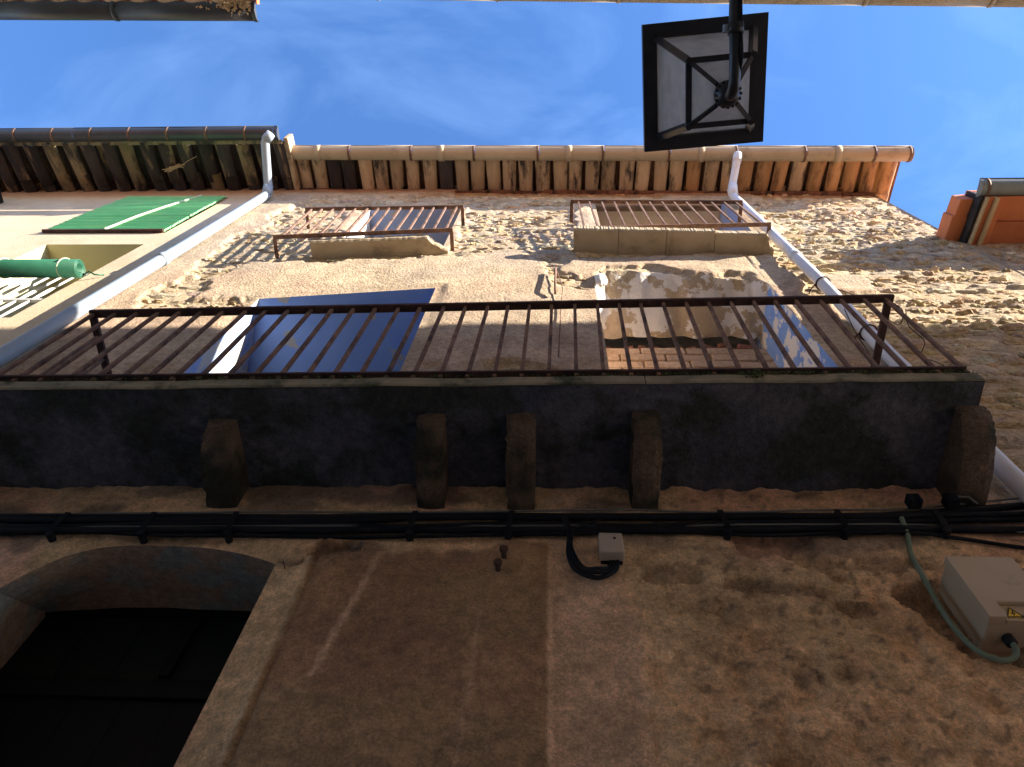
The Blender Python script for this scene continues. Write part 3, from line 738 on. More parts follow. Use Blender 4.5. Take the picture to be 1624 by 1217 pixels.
# ---- straw tuft under the neighbour's eave
tf = MB(); r = random.Random(21)
for i in range(40):
    t_ = r.random(); a0 = Vector((-4.03 + 0.15 * t_ + r.gauss(0, 0.010), -0.285 - 0.045 * t_ + r.gauss(0, 0.008), 9.69 + r.uniform(-0.01, 0.03))); d_ = Vector((-0.028 + r.gauss(0, 0.012), 0.010 + r.gauss(0, 0.008), r.gauss(0, 0.012)))
    tf.bar(a0 - d_, a0 + d_, 0.006)
tf.tube([(-3.87, -0.33, 9.70), (-3.79, -0.38, 9.72), (-3.70, -0.42, 9.74)], 0.003, 5)
tag(tf.build('straw_tuft', M['straw']), 'small tuft of straw caught under the blackened tile eave', 'straw')
# ------------------------------------------------------------------ gutters
def half_gutter(root, xa_, xb_, yc, zc, rad, m, name, dz=0.0, seg=10, lip=0.008):
    b = MB(); n = 2
    for i in range(n + 1):
        x = xa_ + (xb_ - xa_) * i / n; z = zc + dz * i / n
        for rr in (rad, rad - 0.004):
            for k in range(seg + 1):
                a = math.pi + math.pi * k / seg
                b.v.append((x, yc + rr * math.cos(a), z + rr * math.sin(a)))
    w_ = 2 * (seg + 1)
    for i in range(n):
        for k in range(seg):
            p = i * w_ + k; b.f.append((p, p + 1, p + 1 + w_, p + w_)); p += seg + 1; b.f.append((p + 1, p, p + w_, p + 1 + w_))
    b.tube([(xa_, yc - rad, zc + 0.002), (xb_, yc - rad, zc + dz + 0.002)], lip, 6)
    return b.build(name, m, root, smooth=True)
def strap(root, x, yc, zc, rad, m, wd=0.018, name='strap'):
    b = MB(); seg = 12
    for k in range(seg + 1):
        a = math.pi + math.pi * k / seg
        for xx in (x - wd / 2, x + wd / 2): b.v.append((xx, yc + rad * math.cos(a), zc + rad * math.sin(a)))
    for k in range(seg): b.f.append((2 * k, 2 * k + 1, 2 * k + 3, 2 * k + 2))
    o = b.build(name, m, root, smooth=True)
    sd = o.modifiers.new('solid', 'SOLIDIFY'); sd.thickness = 0.004; sd.offset = 0
    return o
def end_cap(root, x, yc, zc, rad, m):
    b = MB(); pts = [(x, yc + rad * math.cos(math.pi + math.pi * k / 12), zc + rad * math.sin(math.pi + math.pi * k / 12)) for k in range(13)]
    b.poly(pts); o = b.build('end_cap', m, root); sd = o.modifiers.new('solid', 'SOLIDIFY'); sd.thickness = 0.006; sd.offset = 0
gm = empty('roof_gutter', (0.4, -0.42, 9.6), 'long beige half round gutter under the eave of the stone house', 'gutter')
gz = lambda x: float(z_eave(x)) - 0.055
GY = -0.428
x = -2.73; k = 0
while x < 3.5:
    x2 = min(x + 0.66, 3.54)
    half_gutter(gm, x, x2 - 0.004, GY, gz(x), 0.072, M['gutter'], 'gutter_section', gz(x2) - gz(x))
    strap(gm, x2 - 0.02, GY, gz(x2), 0.0765, M['copper'], 0.022)
    if k % 2 == 0: strap(gm, x + 0.3, GY, gz(x + 0.3), 0.080, M['gutter'], 0.06, 'coupling')
    x = x2; k += 1
end_cap(gm, 3.545, GY, gz(3.54), 0.074, M['gutter']); end_cap(gm, -2.735, GY, gz(-2.73), 0.074, M['gutter']); fix(gm)

# ------------------------------------------------------------------ left neighbour
lh = empty('plaster_house', (-6, 0, 0), 'peach plastered house with blackened tile eave left of the stone house', 'house')
LX0, LX1 = -7.2, -2.956
wins = [(-4.36, -3.33, 8.02, 9.52), (-4.16, -3.33, 5.9, 7.64)]
b = MB()
cx_ = sorted({LX0, -6, -5, -4.36, -4.16, -3.33, LX1}); cz_ = sorted({0, 2, 4, 5.9, 7.64, 8.02, 9.52, 10.12})
for i in range(len(cx_) - 1):
    for j in range(len(cz_) - 1):
        mx_, mz_ = (cx_[i] + cx_[i + 1]) / 2, (cz_[j] + cz_[j + 1]) / 2
        if any(a < mx_ < c and d < mz_ < e for a, c, d, e in wins): continue
        b.quad((cx_[i], -0.036, cz_[j]), (cx_[i + 1], -0.036, cz_[j]), (cx_[i + 1], -0.036, cz_[j + 1]), (cx_[i], -0.036, cz_[j + 1]))
b.build('wall', M['leftwall'], lh)
for (a, c, d, e), dep in zip(wins, (0.14, 0.42)):
    q = MB(); q.quad((a, -0.036, e), (c, -0.036, e), (c, dep, e), (a, dep, e)); q.build('soffit', M['cream'], lh)
    for xx in (a, c):
        q = MB(); q.quad((xx, -0.036, d), (xx, dep, d), (xx, dep, e), (xx, -0.036, e)); q.build('jamb', M['cream'], lh)
    q = MB(); q.quad((a, -0.036, d), (c, -0.036, d), (c, dep, d), (a, dep, d)); q.build('sill', M['cream'], lh)
    q = MB(); q.quad((a, dep, d), (c, dep, d), (c, dep, e), (a, dep, e)); q.build('window_glass', M['void'], lh)
zf_l = lambda x: 9.70 + 0.02 * (x + 2.9)
yf_l = lambda x: -0.565
def ch_l(x, r): return M['tiledark'] if r.random() < 0.8 else M['tiledark2']
def co_l(x, r): return M['tiledark']
eave(lh, -7.0, -2.76, zf_l, yf_l, 0.205, ch_l, co_l, seed=8, slope=0.30)
q = MB(); q.box(-7.0, -2.76, -0.585, -0.545, 9.70, 9.73); q.build('eave_batten', M['tiledark2'], lh)
q = MB(); q.box(-7.2, -5.62, -0.40, -0.04, 9.10, 9.30); q.build('eave_board', M['doorblack'], lh)
q = MB(); q.hexa([(-2.75, -0.60, 9.72), (-2.70, -0.60, 9.72), (-2.70, 0, 9.88), (-2.75, 0, 9.88), (-2.75, -0.62, 9.92), (-2.70, -0.62, 9.92), (-2.70, 0, 10.1), (-2.75, 0, 10.1)]); q.build('verge_tile', M['tile'], lh, bevel=0.01)
fix(lh)
gl = empty('roof_gutter', (-5, -0.66, 9.66), 'dark zinc gutter with rusty straps on the plastered house', 'gutter')
x = -7.0
while x < -2.8:
    x2 = min(x + 2.1, -2.765); half_gutter(gl, x, x2 - 0.004, -0.655, 9.66, 0.068, M['gutterdark'], 'gutter_section'); x = x2
for i in range(10): strap(gl, -2.80 - 0.405 * i - 0.3, -0.655, 9.66, 0.0715, M['copper'], 0.02)
end_cap(gl, -2.762, -0.655, 9.66, 0.07, M['gutterdark']); fix(gl)
# downpipes
def downpipe(label, pts, rad, m, joints, mj=None):
    d = empty('downpipe', pts[-1], label, 'pipe')
    MB().tube(pts, rad, 14).build('pipe', m, d, smooth=True)
    for (p, q_) in joints:
        MB().tube([p, q_], rad + 0.006, 14).build('coupling', mj or m, d, smooth=True)
    fix(d); return d
LP = [(-2.83, -0.655, 9.60), (-2.86, -0.63, 9.565), (-2.88, -0.58, 9.55), (-2.875, -0.14, 9.44), (-2.868, -0.105, 9.41), (-2.865, -0.095, 9.34), (-2.855, -0.095, 7.4), (-2.87, -0.095, 5.5), (-2.88, -0.095, 4.5), (-2.88, -0.095, 0.1)]
downpipe('grey painted downpipe running down beside the green blinds', LP, 0.043, M['pvcgrey'], [((-2.877, -0.16, 9.45), (-2.865, -0.095, 9.32)), ((-2.856, -0.095, 7.02), (-2.857, -0.095, 6.95)), ((-2.82, -0.66, 9.6), (-2.875, -0.60, 9.552))])
RP = [(1.88, -0.43, 9.55), (1.88, -0.43, 9.50), (1.872, -0.41, 9.465), (1.855, -0.36, 9.43), (1.80, -0.12, 9.29), (1.80, -0.095, 9.25), (1.802, -0.09, 9.2), (1.785, -0.09, 6.5), (1.74, -0.09, 5.25), (1.735, -0.09, 4.1), (1.73, -0.09, 0.1)]
downpipe('white plastic downpipe passing behind the right end of the balcony', RP, 0.038, M['pvcwhite'], [((1.88, -0.43, 9.53), (1.858, -0.37, 9.435)), ((1.815, -0.17, 9.32), (1.802, -0.09, 9.18)), ((1.789, -0.09, 7.1), (1.788, -0.09, 7.02))])
for z, xx in ((6.42, 1.784), (5.55, 1.752)):
    c_ = MB(); pts = [(xx + 0.045 * math.cos(a), -0.09 + 0.045 * math.sin(a), z) for a in [math.pi * 2 * k / 16 for k in range(17)]]
    c_.tube(pts, 0.005, 6); c_.tube([(xx - 0.045, -0.09, z), (xx - 0.075, -0.045, z + 0.002), (xx - 0.08, 0.0, z)], 0.005, 6)
    o = c_.build('pipe_bracket', M['rustdark']); tag(o, 'rusty wire bracket round the white downpipe, %s of the two' % ('upper' if z > 6 else 'lower'), 'bracket', 'brackets on the white downpipe')

# blinds of the neighbour
rb = empty('reed_blind', (-3.85, -0.07, 8.0), 'unrolled green reed blind hanging over the upper window', 'blind')
n = 60; za, zb = 9.46, 8.03
zz_ = (za - zb) / n
slat_me = {}
for i in range(n):
    z = za - zz_ * (i + 0.5); t = i / n
    xl = -4.38 - 0.02 * t + rnd.uniform(-0.010, 0.010); xr = -3.345 + 0.012 * t + rnd.uniform(-0.003, 0.003)
    y = -0.052 - 0.006 * math.sin(t * 3.1) + rnd.uniform(-0.002, 0.002)
    q = MB(); q.tube([(xl, y, z + rnd.uniform(-0.003, 0.003)), ((xl + xr) / 2, y, z), (xr, y, z + rnd.uniform(-0.003, 0.003))], 0.0118 if i not in (37, 38) else 0.006, 5)
    q.build('slat', M['blind'], rb)
MB().tube([(-3.60, -0.066, 9.47), (-3.72, -0.075, 8.9), (-3.80, -0.075, 8.5), (-3.86, -0.07, 8.02)], 0.010, 6).build('cord', M['cord'], rb)
MB().box(-4.42, -3.34, -0.07, -0.04, 8.01, 8.028).build('bottom_batten', M['rustdark'], rb); fix(rb)
rr_ = empty('rolled_blind', (-3.7, -0.11, 6.8), 'rolled up green blind tied across the lower neighbouring window', 'blind')
b = MB(); sp = []
for k in range(75):
    a = k / 74 * math.pi * 2 * 3.2; rad = 0.034 + 0.0135 * a / (math.pi * 2) * 0.78
    sp.append((rad * math.cos(a), rad * math.sin(a)))
RC = (-0.125, 6.66)
for xx in (-5.2, -3.295):
    for (u, v_) in sp: b.v.append((xx, RC[0] + u, RC[1] + v_))
for k in range(74): b.f.append((k, k + 1, k + 76, k + 75))
o = b.build('roll', M['blindroll'], rr_, smooth=True); sd = o.modifiers.new('solid', 'SOLIDIFY'); sd.thickness = 0.006; sd.offset = 0
for xx in (-3.40, -3.84):
    pts = [(xx + 0.02 * math.sin(a), RC[0] + 0.071 * math.cos(a), RC[1] + 0.071 * math.sin(a)) for a in [2 * math.pi * k / 18 for k in range(19)]]
    MB().tube(pts, 0.004, 6).build('tie', M['cord'], rr_, smooth=True)
MB().tube([(-3.30, RC[0] + 0.06, RC[1] + 0.02), (-3.26, -0.09, 6.70), (-3.22, -0.07, 6.69), (-3.18, -0.05, 6.74)], 0.006, 6).build('cord', M['blindroll'], rr_, smooth=True)
fix(rr_)
wg = empty('window_railing', (-3.75, 0, 5.95), 'white barred railing in the lower window under the rolled green blind', 'railing')
MB().bar((-4.15, -0.01, 6.30), (-3.34, -0.01, 6.30), 0.02, 0.02).build('rail', M['whitepaint'], wg)
MB().bar((-4.15, -0.01, 6.86), (-3.34, -0.01, 6.86), 0.02, 0.02).build('rail', M['whitepaint'], wg)
for i in range(9):
    x = -4.11 + i * 0.093; b = MB(); b.tube([(x, -0.01, 5.92), (x, -0.01, 6.2), (x, -0.01, 6.31), (x, -0.01, 6.4), (x, -0.01, 6.5), (x, -0.01, 6.6), (x, -0.01, 6.85)], 0.02, 8, radii=[0.007, 0.010, 0.006, 0.011, 0.012, 0.007, 0.007])
    b.build('baluster', M['whitepaint'], wg, smooth=True)
fix(wg)

# ------------------------------------------------------------------ right neighbour
rh = empty('lower_house', (5, 0, 0), 'lower house with terracotta eave and grey green gutter at the right', 'house')
RX0, RX1 = 3.302, 7.0
nx, nz = 120, 60
gx, gz_ = np.meshgrid(np.linspace(RX0, RX1, nx), np.linspace(0, 7.74, nz))
gh = 0.010 + (fbm(gx * 5, gz_ * 9, 3, 4) - 0.5) * 0.02
gc = np.zeros(gx.shape + (3,)) + np.array((0.45, 0.35, 0.25)); gc = gc * (0.8 + 0.4 * fbm(gx * 4, gz_ * 8, 6, 4))[..., None]
build_grid('wall', gx, -gh, gz_, gc, np.ones((nz - 1, nx - 1), bool), M['render'], rh)
def terr(name, m, p, bevel=0.004): return MB().hexa(p).build(name, m, rh, bevel=bevel)
yfR = -0.40
for i in range(5):
    xa_ = 3.47 + i * 0.62; xb_ = xa_ + 0.614
    for (y0_, y1_, z0_, z1_) in ((yfR, -0.20, 7.60, 7.66), (-0.196, 0.02, 7.645, 7.705)):
        terr('soffit_board', M['terra'], [(xa_, y0_, z0_), (xb_, y0_, z0_), (xb_, y1_, z1_), (xa_, y1_, z1_), (xa_, y0_, z0_ + 0.04), (xb_, y0_, z0_ + 0.04), (xb_, y1_, z1_ + 0.04), (xa_, y1_, z1_ + 0.04)])
def verge(name, m, xa_, xb_, zlo, zup, y0_=yfR, y1_=0.02, s=0.10):
    terr(name, m, [(xa_, y0_, zlo), (xb_, y0_, zlo), (xb_, y1_, zlo + s), (xa_, y1_, zlo + s), (xa_, y0_, zup), (xb_, y0_, zup), (xb_, y1_, zup + s), (xa_, y1_, zup + s)])
verge('verge_board', M['terra'], 3.415, 3.466, 7.575, 7.70)
verge('verge_board', M['wood'], 3.385, 3.412, 7.55, 7.75)
verge('verge_board', M['terra'], 3.345, 3.382, 7.58, 7.76)
verge('verge_board', M['wood'], 3.325, 3.342, 7.565, 7.78)
verge('verge_strip', M['black'], 3.296, 3.322, 7.60, 7.83)
for i, (ya_, yb_) in enumerate(((-0.36, -0.19), (-0.22, 0.02), (0.0, 0.24))):
    o_ = 0.0 if i == 0 else 0.02 * i
    terr('verge_tile', M['terratile'], [(3.20 - o_, ya_, 7.70 + 0.03 * i), (3.30, ya_, 7.70 + 0.03 * i), (3.30, yb_, 7.75 + 0.03 * i), (3.20 - o_, yb_, 7.75 + 0.03 * i), (3.20 - o_, ya_, 7.86 + 0.03 * i), (3.32, ya_, 7.90 + 0.03 * i), (3.32, yb_, 7.95 + 0.03 * i), (3.20 - o_, yb_, 7.90 + 0.03 * i)], 0.008)
terr('roof_deck', M['terratile'], [(3.30, yfR, 7.80), (7, yfR, 7.80), (7, 3, 8.6), (3.30, 3, 8.6), (3.30, yfR, 7.85), (7, yfR, 7.85), (7, 3, 8.65), (3.30, 3, 8.65)])
for i, (sx, sz, sw, sh) in enumerate(pack(3.32, 4.6, 5.6, 7.68, 77)):
    if sx - sw / 2 < 3.306 or sz + sh / 2 > 7.66: continue
    v, f, c = stone_mesh(sx, sz, sw, sh, 9000 + i); b = MB(); b.v = v; b.f = f; b.c = [(*c, 1)] * len(v)
    o = b.build('stone', M['stone'], rh); o.location = (sx, -0.006, sz)
fix(rh)
gr = empty('roof_gutter', (5, -0.46, 7.66), 'grey green gutter on the lower house at the right edge', 'gutter')
for i in range(2): half_gutter(gr, 3.29 + i * 1.85, 3.29 + i * 1.85 + 1.845, -0.455, 7.665, 0.066, M['guttergreen'], 'gutter_section')
end_cap(gr, 3.288, -0.455, 7.665, 0.068, M['guttergreen'])
for x in (3.34, 3.95, 4.6, 5.2): strap(gr, x, -0.455, 7.665, 0.069, M['copper'], 0.02)
fix(gr)

# ------------------------------------------------------------------ houses behind the camera
def opp_house(name, label, xa_, xb_, zt, ye, m, gm_, gl_label, ye2=None, gr_=0.07):
    h = empty(name, ((xa_ + xb_) / 2, -2.2, 0), label, 'house')
    ye2 = ye if ye2 is None else ye2
    MB().box(xa_, xb_, -8, -2.2, 0, zt).build('wall', m, h)
    b = MB(); b.hexa([(xa_, ye - 0.05, zt + 0.03), (xb_, ye2 - 0.05, zt + 0.03), (xb_, -5, zt + 0.9), (xa_, -5, zt + 0.9), (xa_, ye - 0.05, zt + 0.09), (xb_, ye2 - 0.05, zt + 0.09), (xb_, -5, zt + 0.97), (xa_, -5, zt + 0.97)])
    b.build('roof_deck', M['terra'], h)
    n = int((min(xb_, 6) - max(xa_, -7)) / 0.21); me = tile_mesh('roof_tile', 0.085, 0.075, 0.46, 0.013, True, M['tile'])
    for i in range(n):
        x = max(xa_, -7) + 0.21 * (i + 0.5); t = (x - xa_) / (xb_ - xa_); y = ye + (ye2 - ye) * t
        o = bpy.data.objects.new('roof_tile', me); C.objects.link(o); o.parent = h; o.location = (x, y - 0.03, zt + 0.02); o.rotation_euler = (0.2, rnd.uniform(-0.05, 0.05), math.pi + rnd.uniform(-0.03, 0.03))
    fix(h)
    g = empty('roof_gutter', ((xa_ + xb_) / 2, ye, zt), gl_label, 'gutter')
    L_ = xb_ - xa_; n = max(1, int(L_ / 0.9))
    for i in range(n):
        t0, t1 = i / n, (i + 1) / n
        y0_, y1_ = ye + (ye2 - ye) * t0, ye + (ye2 - ye) * t1; x0_, x1_ = xa_ + L_ * t0, xa_ + L_ * t1 - 0.004
        b = MB(); seg = 10
        for (x, y) in ((x0_, y0_), (x1_, y1_)):
            for k in range(seg + 1):
                a = math.pi + math.pi * k / seg; b.v.append((x, y + gr_ * math.cos(a), zt + gr_ * math.sin(a)))
        for k in range(seg): b.f.append((k, k + 1, k + seg + 2, k + seg + 1))
        o = b.build('gutter_section', gm_, g, smooth=True); sd = o.modifiers.new('solid', 'SOLIDIFY'); sd.thickness = 0.005
        if x0_ < 5: strap(g, x1_, y1_, zt, gr_ + 0.004, gm_, 0.03)
    end_cap(g, xa_, ye, zt, gr_, gm_); end_cap(g, xb_ - 0.004, ye2, zt, gr_, gm_)
    fix(g); return h
opp_house('opposite_house', 'house behind the viewer whose dark gutter crosses the top left corner', -6.6, -2.24, 8.0, -1.835, M['opp'], M['gutterdark'], 'dark gutter of the opposite house in the top left corner', -1.755)
opp_house('opposite_house', 'house behind the viewer whose pale eave edges the top right', -2.2, 10.5, 8.02, -1.915, M['opp'], M['gutter'], 'pale gutter of the opposite house along the top edge', -1.585)
dw = MB(); r = random.Random(5)
for i in range(420):
    x = -2.25 - abs(r.gauss(0, 0.16)); y = -1.80 + r.gauss(0, 0.028); z = 7.93 + r.uniform(-0.03, 0.08); s = r.uniform(0.006, 0.016); n0 = len(dw.v)
    for k in range(4):
        a = 1.57 * k + r.random(); dw.v.append((x + s * math.cos(a), y + s * math.sin(a), z + r.uniform(-s, s)))
    dw.f += [(n0, n0 + 1, n0 + 2), (n0, n0 + 2, n0 + 3)]
tag(dw.build('dry_weeds', M['straw']), 'dry straw coloured weeds spilling over the end of the dark gutter', 'weeds', kind='stuff')

# ------------------------------------------------------------------ railings
def rail_z(x): return 4.912 + 0.040 * (x + 0.25)
bal = empty('balcony_railing', (-0.27, front(0), 4.13), 'long rusty iron railing along the big balcony', 'railing')
RA, RB = -2.115, 1.575
fy = lambda x: front(x) + 0.004
MB().bar((RA - 0.012, fy(RA), rail_z(RA)), (RB + 0.012, fy(RB), rail_z(RB)), 0.038, 0.020).build('top_rail', M['rustdark'], bal, bevel=0.003)
MB().bar((RA - 0.02, fy(RA), zs_(RA) + 0.098), (RB - 0.05, fy(RB), zs_(RB) + 0.098), 0.032, 0.012).build('bottom_rail', M['rustdark'], bal, bevel=0.002)
for x in (RA, RB - 0.01):
    MB().bar((x, fy(x) + 0.014, rail_z(x) - 0.002), (x, 0.0, rail_z(x) - 0.002), 0.034, 0.020).build('return_rail', M['rustdark'], bal, bevel=0.003)
nb = 36
for i in range(nb + 1):
    x = RA + 0.004 + (RB - 0.06 - RA) * i / nb; xt = x + rnd.uniform(-0.006, 0.006) + 0.03 * i / nb
    MB().bar((x, fy(x), zs_(x) + 0.07), (xt, fy(xt), rail_z(xt) - 0.008), 0.0140).build('baluster', M['rust'], bal)
for i in range(1, 4):
    y = fy(RA) * (1 - i / 4)
    MB().bar((RA, y, zs_(RA) + 0.07), (RA, y, rail_z(RA) - 0.01), 0.0155).build('baluster', M['rust'], bal)
fix(bal)
def window_rail(label, p, nb, tw):
    # p: (xl, zl), (xr, zr) of bottom rail, (xl, zl), (xr, zr) of top rail, depth
    (bl, br, tl, tr, yb, yt) = p
    o = empty('window_railing', ((bl[0] + br[0]) / 2, 0, min(bl[1], br[1])), label, 'railing')
    for nm, l, r_, y in (('bottom_rail', bl, br, yb), ('top_rail', tl, tr, yt)):
        MB().bar((l[0] - 0.01, y, l[1]), (r_[0] + 0.01, y, r_[1]), 0.034, 0.014).build(nm, M['rust'], o, bevel=0.003)
        for e in (l, r_):
            MB().bar((e[0], y + 0.012, e[1]), (e[0], 0.01, e[1]), 0.030, 0.014).build('return_rail', M['rust'], o, bevel=0.002)
    for i in range(nb):
        t = (i + 0.5) / nb
        xb = bl[0] + (br[0] - bl[0]) * t; zb_ = bl[1] + (br[1] - bl[1]) * t; xt = tl[0] + (tr[0] - tl[0]) * t; zt_ = tl[1] + (tr[1] - tl[1]) * t
        MB().bar((xb, yb, zb_ - 0.004), (xt + rnd.uniform(-0.006, 0.006), yt, zt_ + 0.004), 0.014).build('baluster', M['rust'], o)
    fix(o)
window_rail('rusty window railing above the broken sill on the left', ((-2.10, 7.29), (-0.757, 7.50), (-2.13, 8.25), (-0.755, 8.32), -0.182, -0.185), 14, 0)
window_rail('rusty window railing above the whole pale sill beside the white downpipe', ((0.235, 7.60), (1.765, 7.72), (0.21, 8.45), (1.69, 8.39), -0.165, -0.20), 14, 0)

# ------------------------------------------------------------------ cables along the wall
def zc(x): return 3.80 + 0.030 * (x + 0.15)
def cable_path(off, yo, seed, amp=0.006, xa_=-3.4, xb_=2.3, rise=0.0):
    pts = []; n = 46
    for i in range(n + 1):
        x = xa_ + (xb_ - xa_) * i / n
        z = zc(x) + off + (float(vn(x * 2.4, seed, seed)) - 0.5) * 2 * amp
        if x > 1.25: z += (x - 1.25) * rise
        pts.append((x, yo + (float(vn(x * 3, seed + 9, seed)) - 0.5) * 0.008, z))
    return pts
for i, (off, yo, rad, am, ri, lb) in enumerate(((0.026, -0.056, 0.0135, 0.016, 0.10, 'thick black cable at the top of the bundle below the balcony'),
        (0.002, -0.060, 0.012, 0.014, 0.04, 'second black cable from the top of the bundle below the balcony'),
        (-0.020, -0.056, 0.009, 0.016, 0.02, 'middle black cable of the bundle below the balcony'),
        (-0.053, -0.056, 0.0135, 0.008, -0.03, 'thick black cable at the bottom of the bundle below the balcony'),
        (-0.033, -0.056, 0.004, 0.003, -0.12, 'thin grey cable inside the bundle below the balcony'),
        (-0.068, -0.050, 0.007, 0.022, -0.20, 'lowest thin black cable under the bundle below the balcony'),
        (0.040, -0.066, 0.004, 0.008, 0.16, 'thin pale wire on top of the bundle below the balcony'))):
    tag(MB().tube(cable_path(off, yo, i + 2, am, rise=ri), rad, 8).build('cable', M['cablegrey'] if i in (4, 6) else M['cable'], smooth=True), lb, 'cable', 'cables below the balcony')
clipx = [-1.72, -1.40, -1.10, -0.47, -0.13, 0.62, 1.02, 1.36]
where = ['leftmost of all', 'second from the left', 'third from the left', 'below the second corbel', 'below the third corbel', 'fourth from the right', 'second from the right', 'rightmost of all']
where[5] = 'right of the small junction box'
for x, wv in zip(clipx, where):
    z = zc(x); b = MB(); k = rnd.uniform(-0.01, 0.01)
    b.bar((x + k, -0.081, z + 0.024), (x, -0.081, z - 0.074), 0.020, 0.003, up=(0, 1, 0)); b.tube([(x + k, -0.075, z + 0.024), (x + k, -0.04, z + 0.046)], 0.004, 6)
    b.tube([(x, -0.01, z - 0.078), (x, -0.075, z - 0.086)], 0.013, 8)
    tag(b.build('cable_clip', M['cable']), 'black clip holding the cable bundle, ' + wv, 'clip', 'clips on the cable bundle')
for x, lb in ((1.30, 'dark cable connector block above the meter box cable'), (1.43, 'dark cable connector block at the last corbel')):
    b = MB(); b.box(x - 0.022, x + 0.022, -0.115, -0.075, zc(x) + 0.03, zc(x) + 0.075); b.tube([(x + 0.012, -0.118, zc(x) + 0.035), (x + 0.012, -0.10, zc(x) + 0.035)], 0.008, 8)
    tag(b.build('cable_connector', M['cable'], bevel=0.006), lb, 'connector', 'cable connectors')
tag(MB().tube([(1.43, -0.10, zc(1.43) + 0.05), (1.46, -0.10, zc(1.43) + 0.075), (1.50, -0.10, zc(1.43) + 0.07), (1.52, -0.09, zc(1.43) + 0.045)], 0.0045, 6).build('wire_loop', M['cablegrey'], smooth=True), 'short pale wire loop at the end of the cable bundle', 'wire')
# small junction box with its drooping leads
jb = empty('junction_box', (0.215, -0.04, 3.64), 'small pale junction box hanging under the cables', 'box')
MB().box(0.176, 0.256, -0.085, -0.045, 3.595, 3.70).build('cover', M['boxwhite'], jb, bevel=0.005)
MB().box(0.180, 0.252, -0.046, 0.0, 3.597, 3.698).build('back', M['ink'], jb)
MB().tube([(0.228, -0.0866, 3.668), (0.228, -0.080, 3.668)], 0.0055, 10).build('screw_hole', M['ink'], jb); fix(jb)
def arc(pts, n=40):
    P_ = [Vector(p) for p in pts]; P_ = [P_[0]] + P_ + [P_[-1]]; out = []
    for i in range(1, len(P_) - 2):
        for k in range(8):
            t = k / 8; a, b_, c, d = P_[i - 1:i + 3]
            out.append(0.5 * ((2 * b_) + (c - a) * t + (2 * a - 5 * b_ + 4 * c - d) * t * t + (3 * b_ - a - 3 * c + d) * t ** 3))
    out.append(P_[-2]); return out
for i, (o1, rad) in enumerate(((0.0, 0.008), (0.012, 0.007), (0.022, 0.006))):
    pts = [(0.058 + o1 * 0.6, -0.07, 3.80), (0.078 + o1 * 0.4, -0.055, 3.735), (0.074 + o1 * 0.5, -0.055 - o1, 3.62), (0.098 + o1, -0.055, 3.535 + o1 * 0.8), (0.165, -0.055 - o1, 3.50 + o1 * 0.9), (0.222 - o1, -0.05, 3.545 + o1 * 0.5), (0.235 - o1, -0.045, 3.60)]
    tag(MB().tube(arc(pts), rad, 7).build('drooping_lead', M['cable'], smooth=True), ('outermost', 'middle', 'innermost')[i] + ' black lead looping from the cables to the small junction box', 'cable', 'leads to the small junction box')
tag(MB().tube(arc([(0.083, -0.06, 3.738), (0.12, -0.07, 3.755), (0.19, -0.075, 3.79)]), 0.005, 6).build('drooping_lead', M['cable'], smooth=True), 'thin black lead rising from the cable loop to the bundle', 'cable')
# meter box at the right
mb = empty('meter_box', (1.33, 0, 3.27), 'beige electrical box with yellow warning sticker on the right', 'box')
bx0, bx1, bz0, bz1 = 1.232, 1.432, 3.262, 3.53
MB().box(bx0 + 0.004, bx1 - 0.004, -0.112, 0.0, bz0 + 0.003, bz1 - 0.003).build('body', M['boxbeige'], mb, bevel=0.006)
lid = MB(); nx0 = 1.281
lid.v = [(bx0, -0.140, bz0), (nx0, -0.140, bz0), (nx0, -0.140, bz0 + 0.062), (bx1, -0.140, bz0 + 0.062), (bx1, -0.140, bz1), (bx0, -0.140, bz1)]
lid.v += [(x, -0.114, z) for x, _, z in lid.v[:6]]
lid.f = [(0, 1, 2, 5), (2, 3, 4, 5), (0, 6, 7, 1), (1, 7, 8, 2), (2, 8, 9, 3), (3, 9, 10, 4), (4, 10, 11, 5), (5, 11, 6, 0)]
lid.build('lid', M['boxbeige'], mb, bevel=0.004)
MB().box(nx0 + 0.002, bx1, -0.126, -0.1135, bz0, bz0 + 0.060).build('label_plate', M['boxbeige'], mb)
sy = -0.1275
def tri(s, y, m, nm, par, cx=1.312, cz=bz0 + 0.026):
    b = MB(); b.poly([(cx - s, y, cz - s * 0.62), (cx + s, y, cz - s * 0.62), (cx, y, cz + s * 1.08)]); o = b.build(nm, m, par); sd = o.modifiers.new('solid', 'SOLIDIFY'); sd.thickness = 0.0008; sd.offset = 0; return o
st = tri(0.026, sy, M['yellow'], 'warning_sticker', mb)
b = MB()
def ed(a_, c_): b.bar(a_, c_, 0.003, 0.0006, up=(0, 1, 0))
s = 0.023; cx0, cz0 = 1.312, bz0 + 0.026
p1, p2, p3 = (cx0 - s, sy - 0.0012, cz0 - s * 0.58), (cx0 + s, sy - 0.0012, cz0 - s * 0.58), (cx0, sy - 0.0012, cz0 + s * 1.02)
ed(p1, p2); ed(p2, p3); ed(p3, p1); b.build('sticker_border', M['ink'], st)
b = MB(); b.poly([(cx0 + 0.003, sy - 0.0014, cz0 + 0.013), (cx0 - 0.006, sy - 0.0014, cz0 - 0.001), (cx0 + 0.000, sy - 0.0014, cz0 - 0.001), (cx0 - 0.003, sy - 0.0014, cz0 - 0.011), (cx0 + 0.006, sy - 0.0014, cz0 + 0.003), (cx0 + 0.001, sy - 0.0014, cz0 + 0.003), (cx0 + 0.006, sy - 0.0014, cz0 + 0.013)])
o = b.build('sticker_bolt', M['ink'], st); sd = o.modifiers.new('solid', 'SOLIDIFY'); sd.thickness = 0.0006
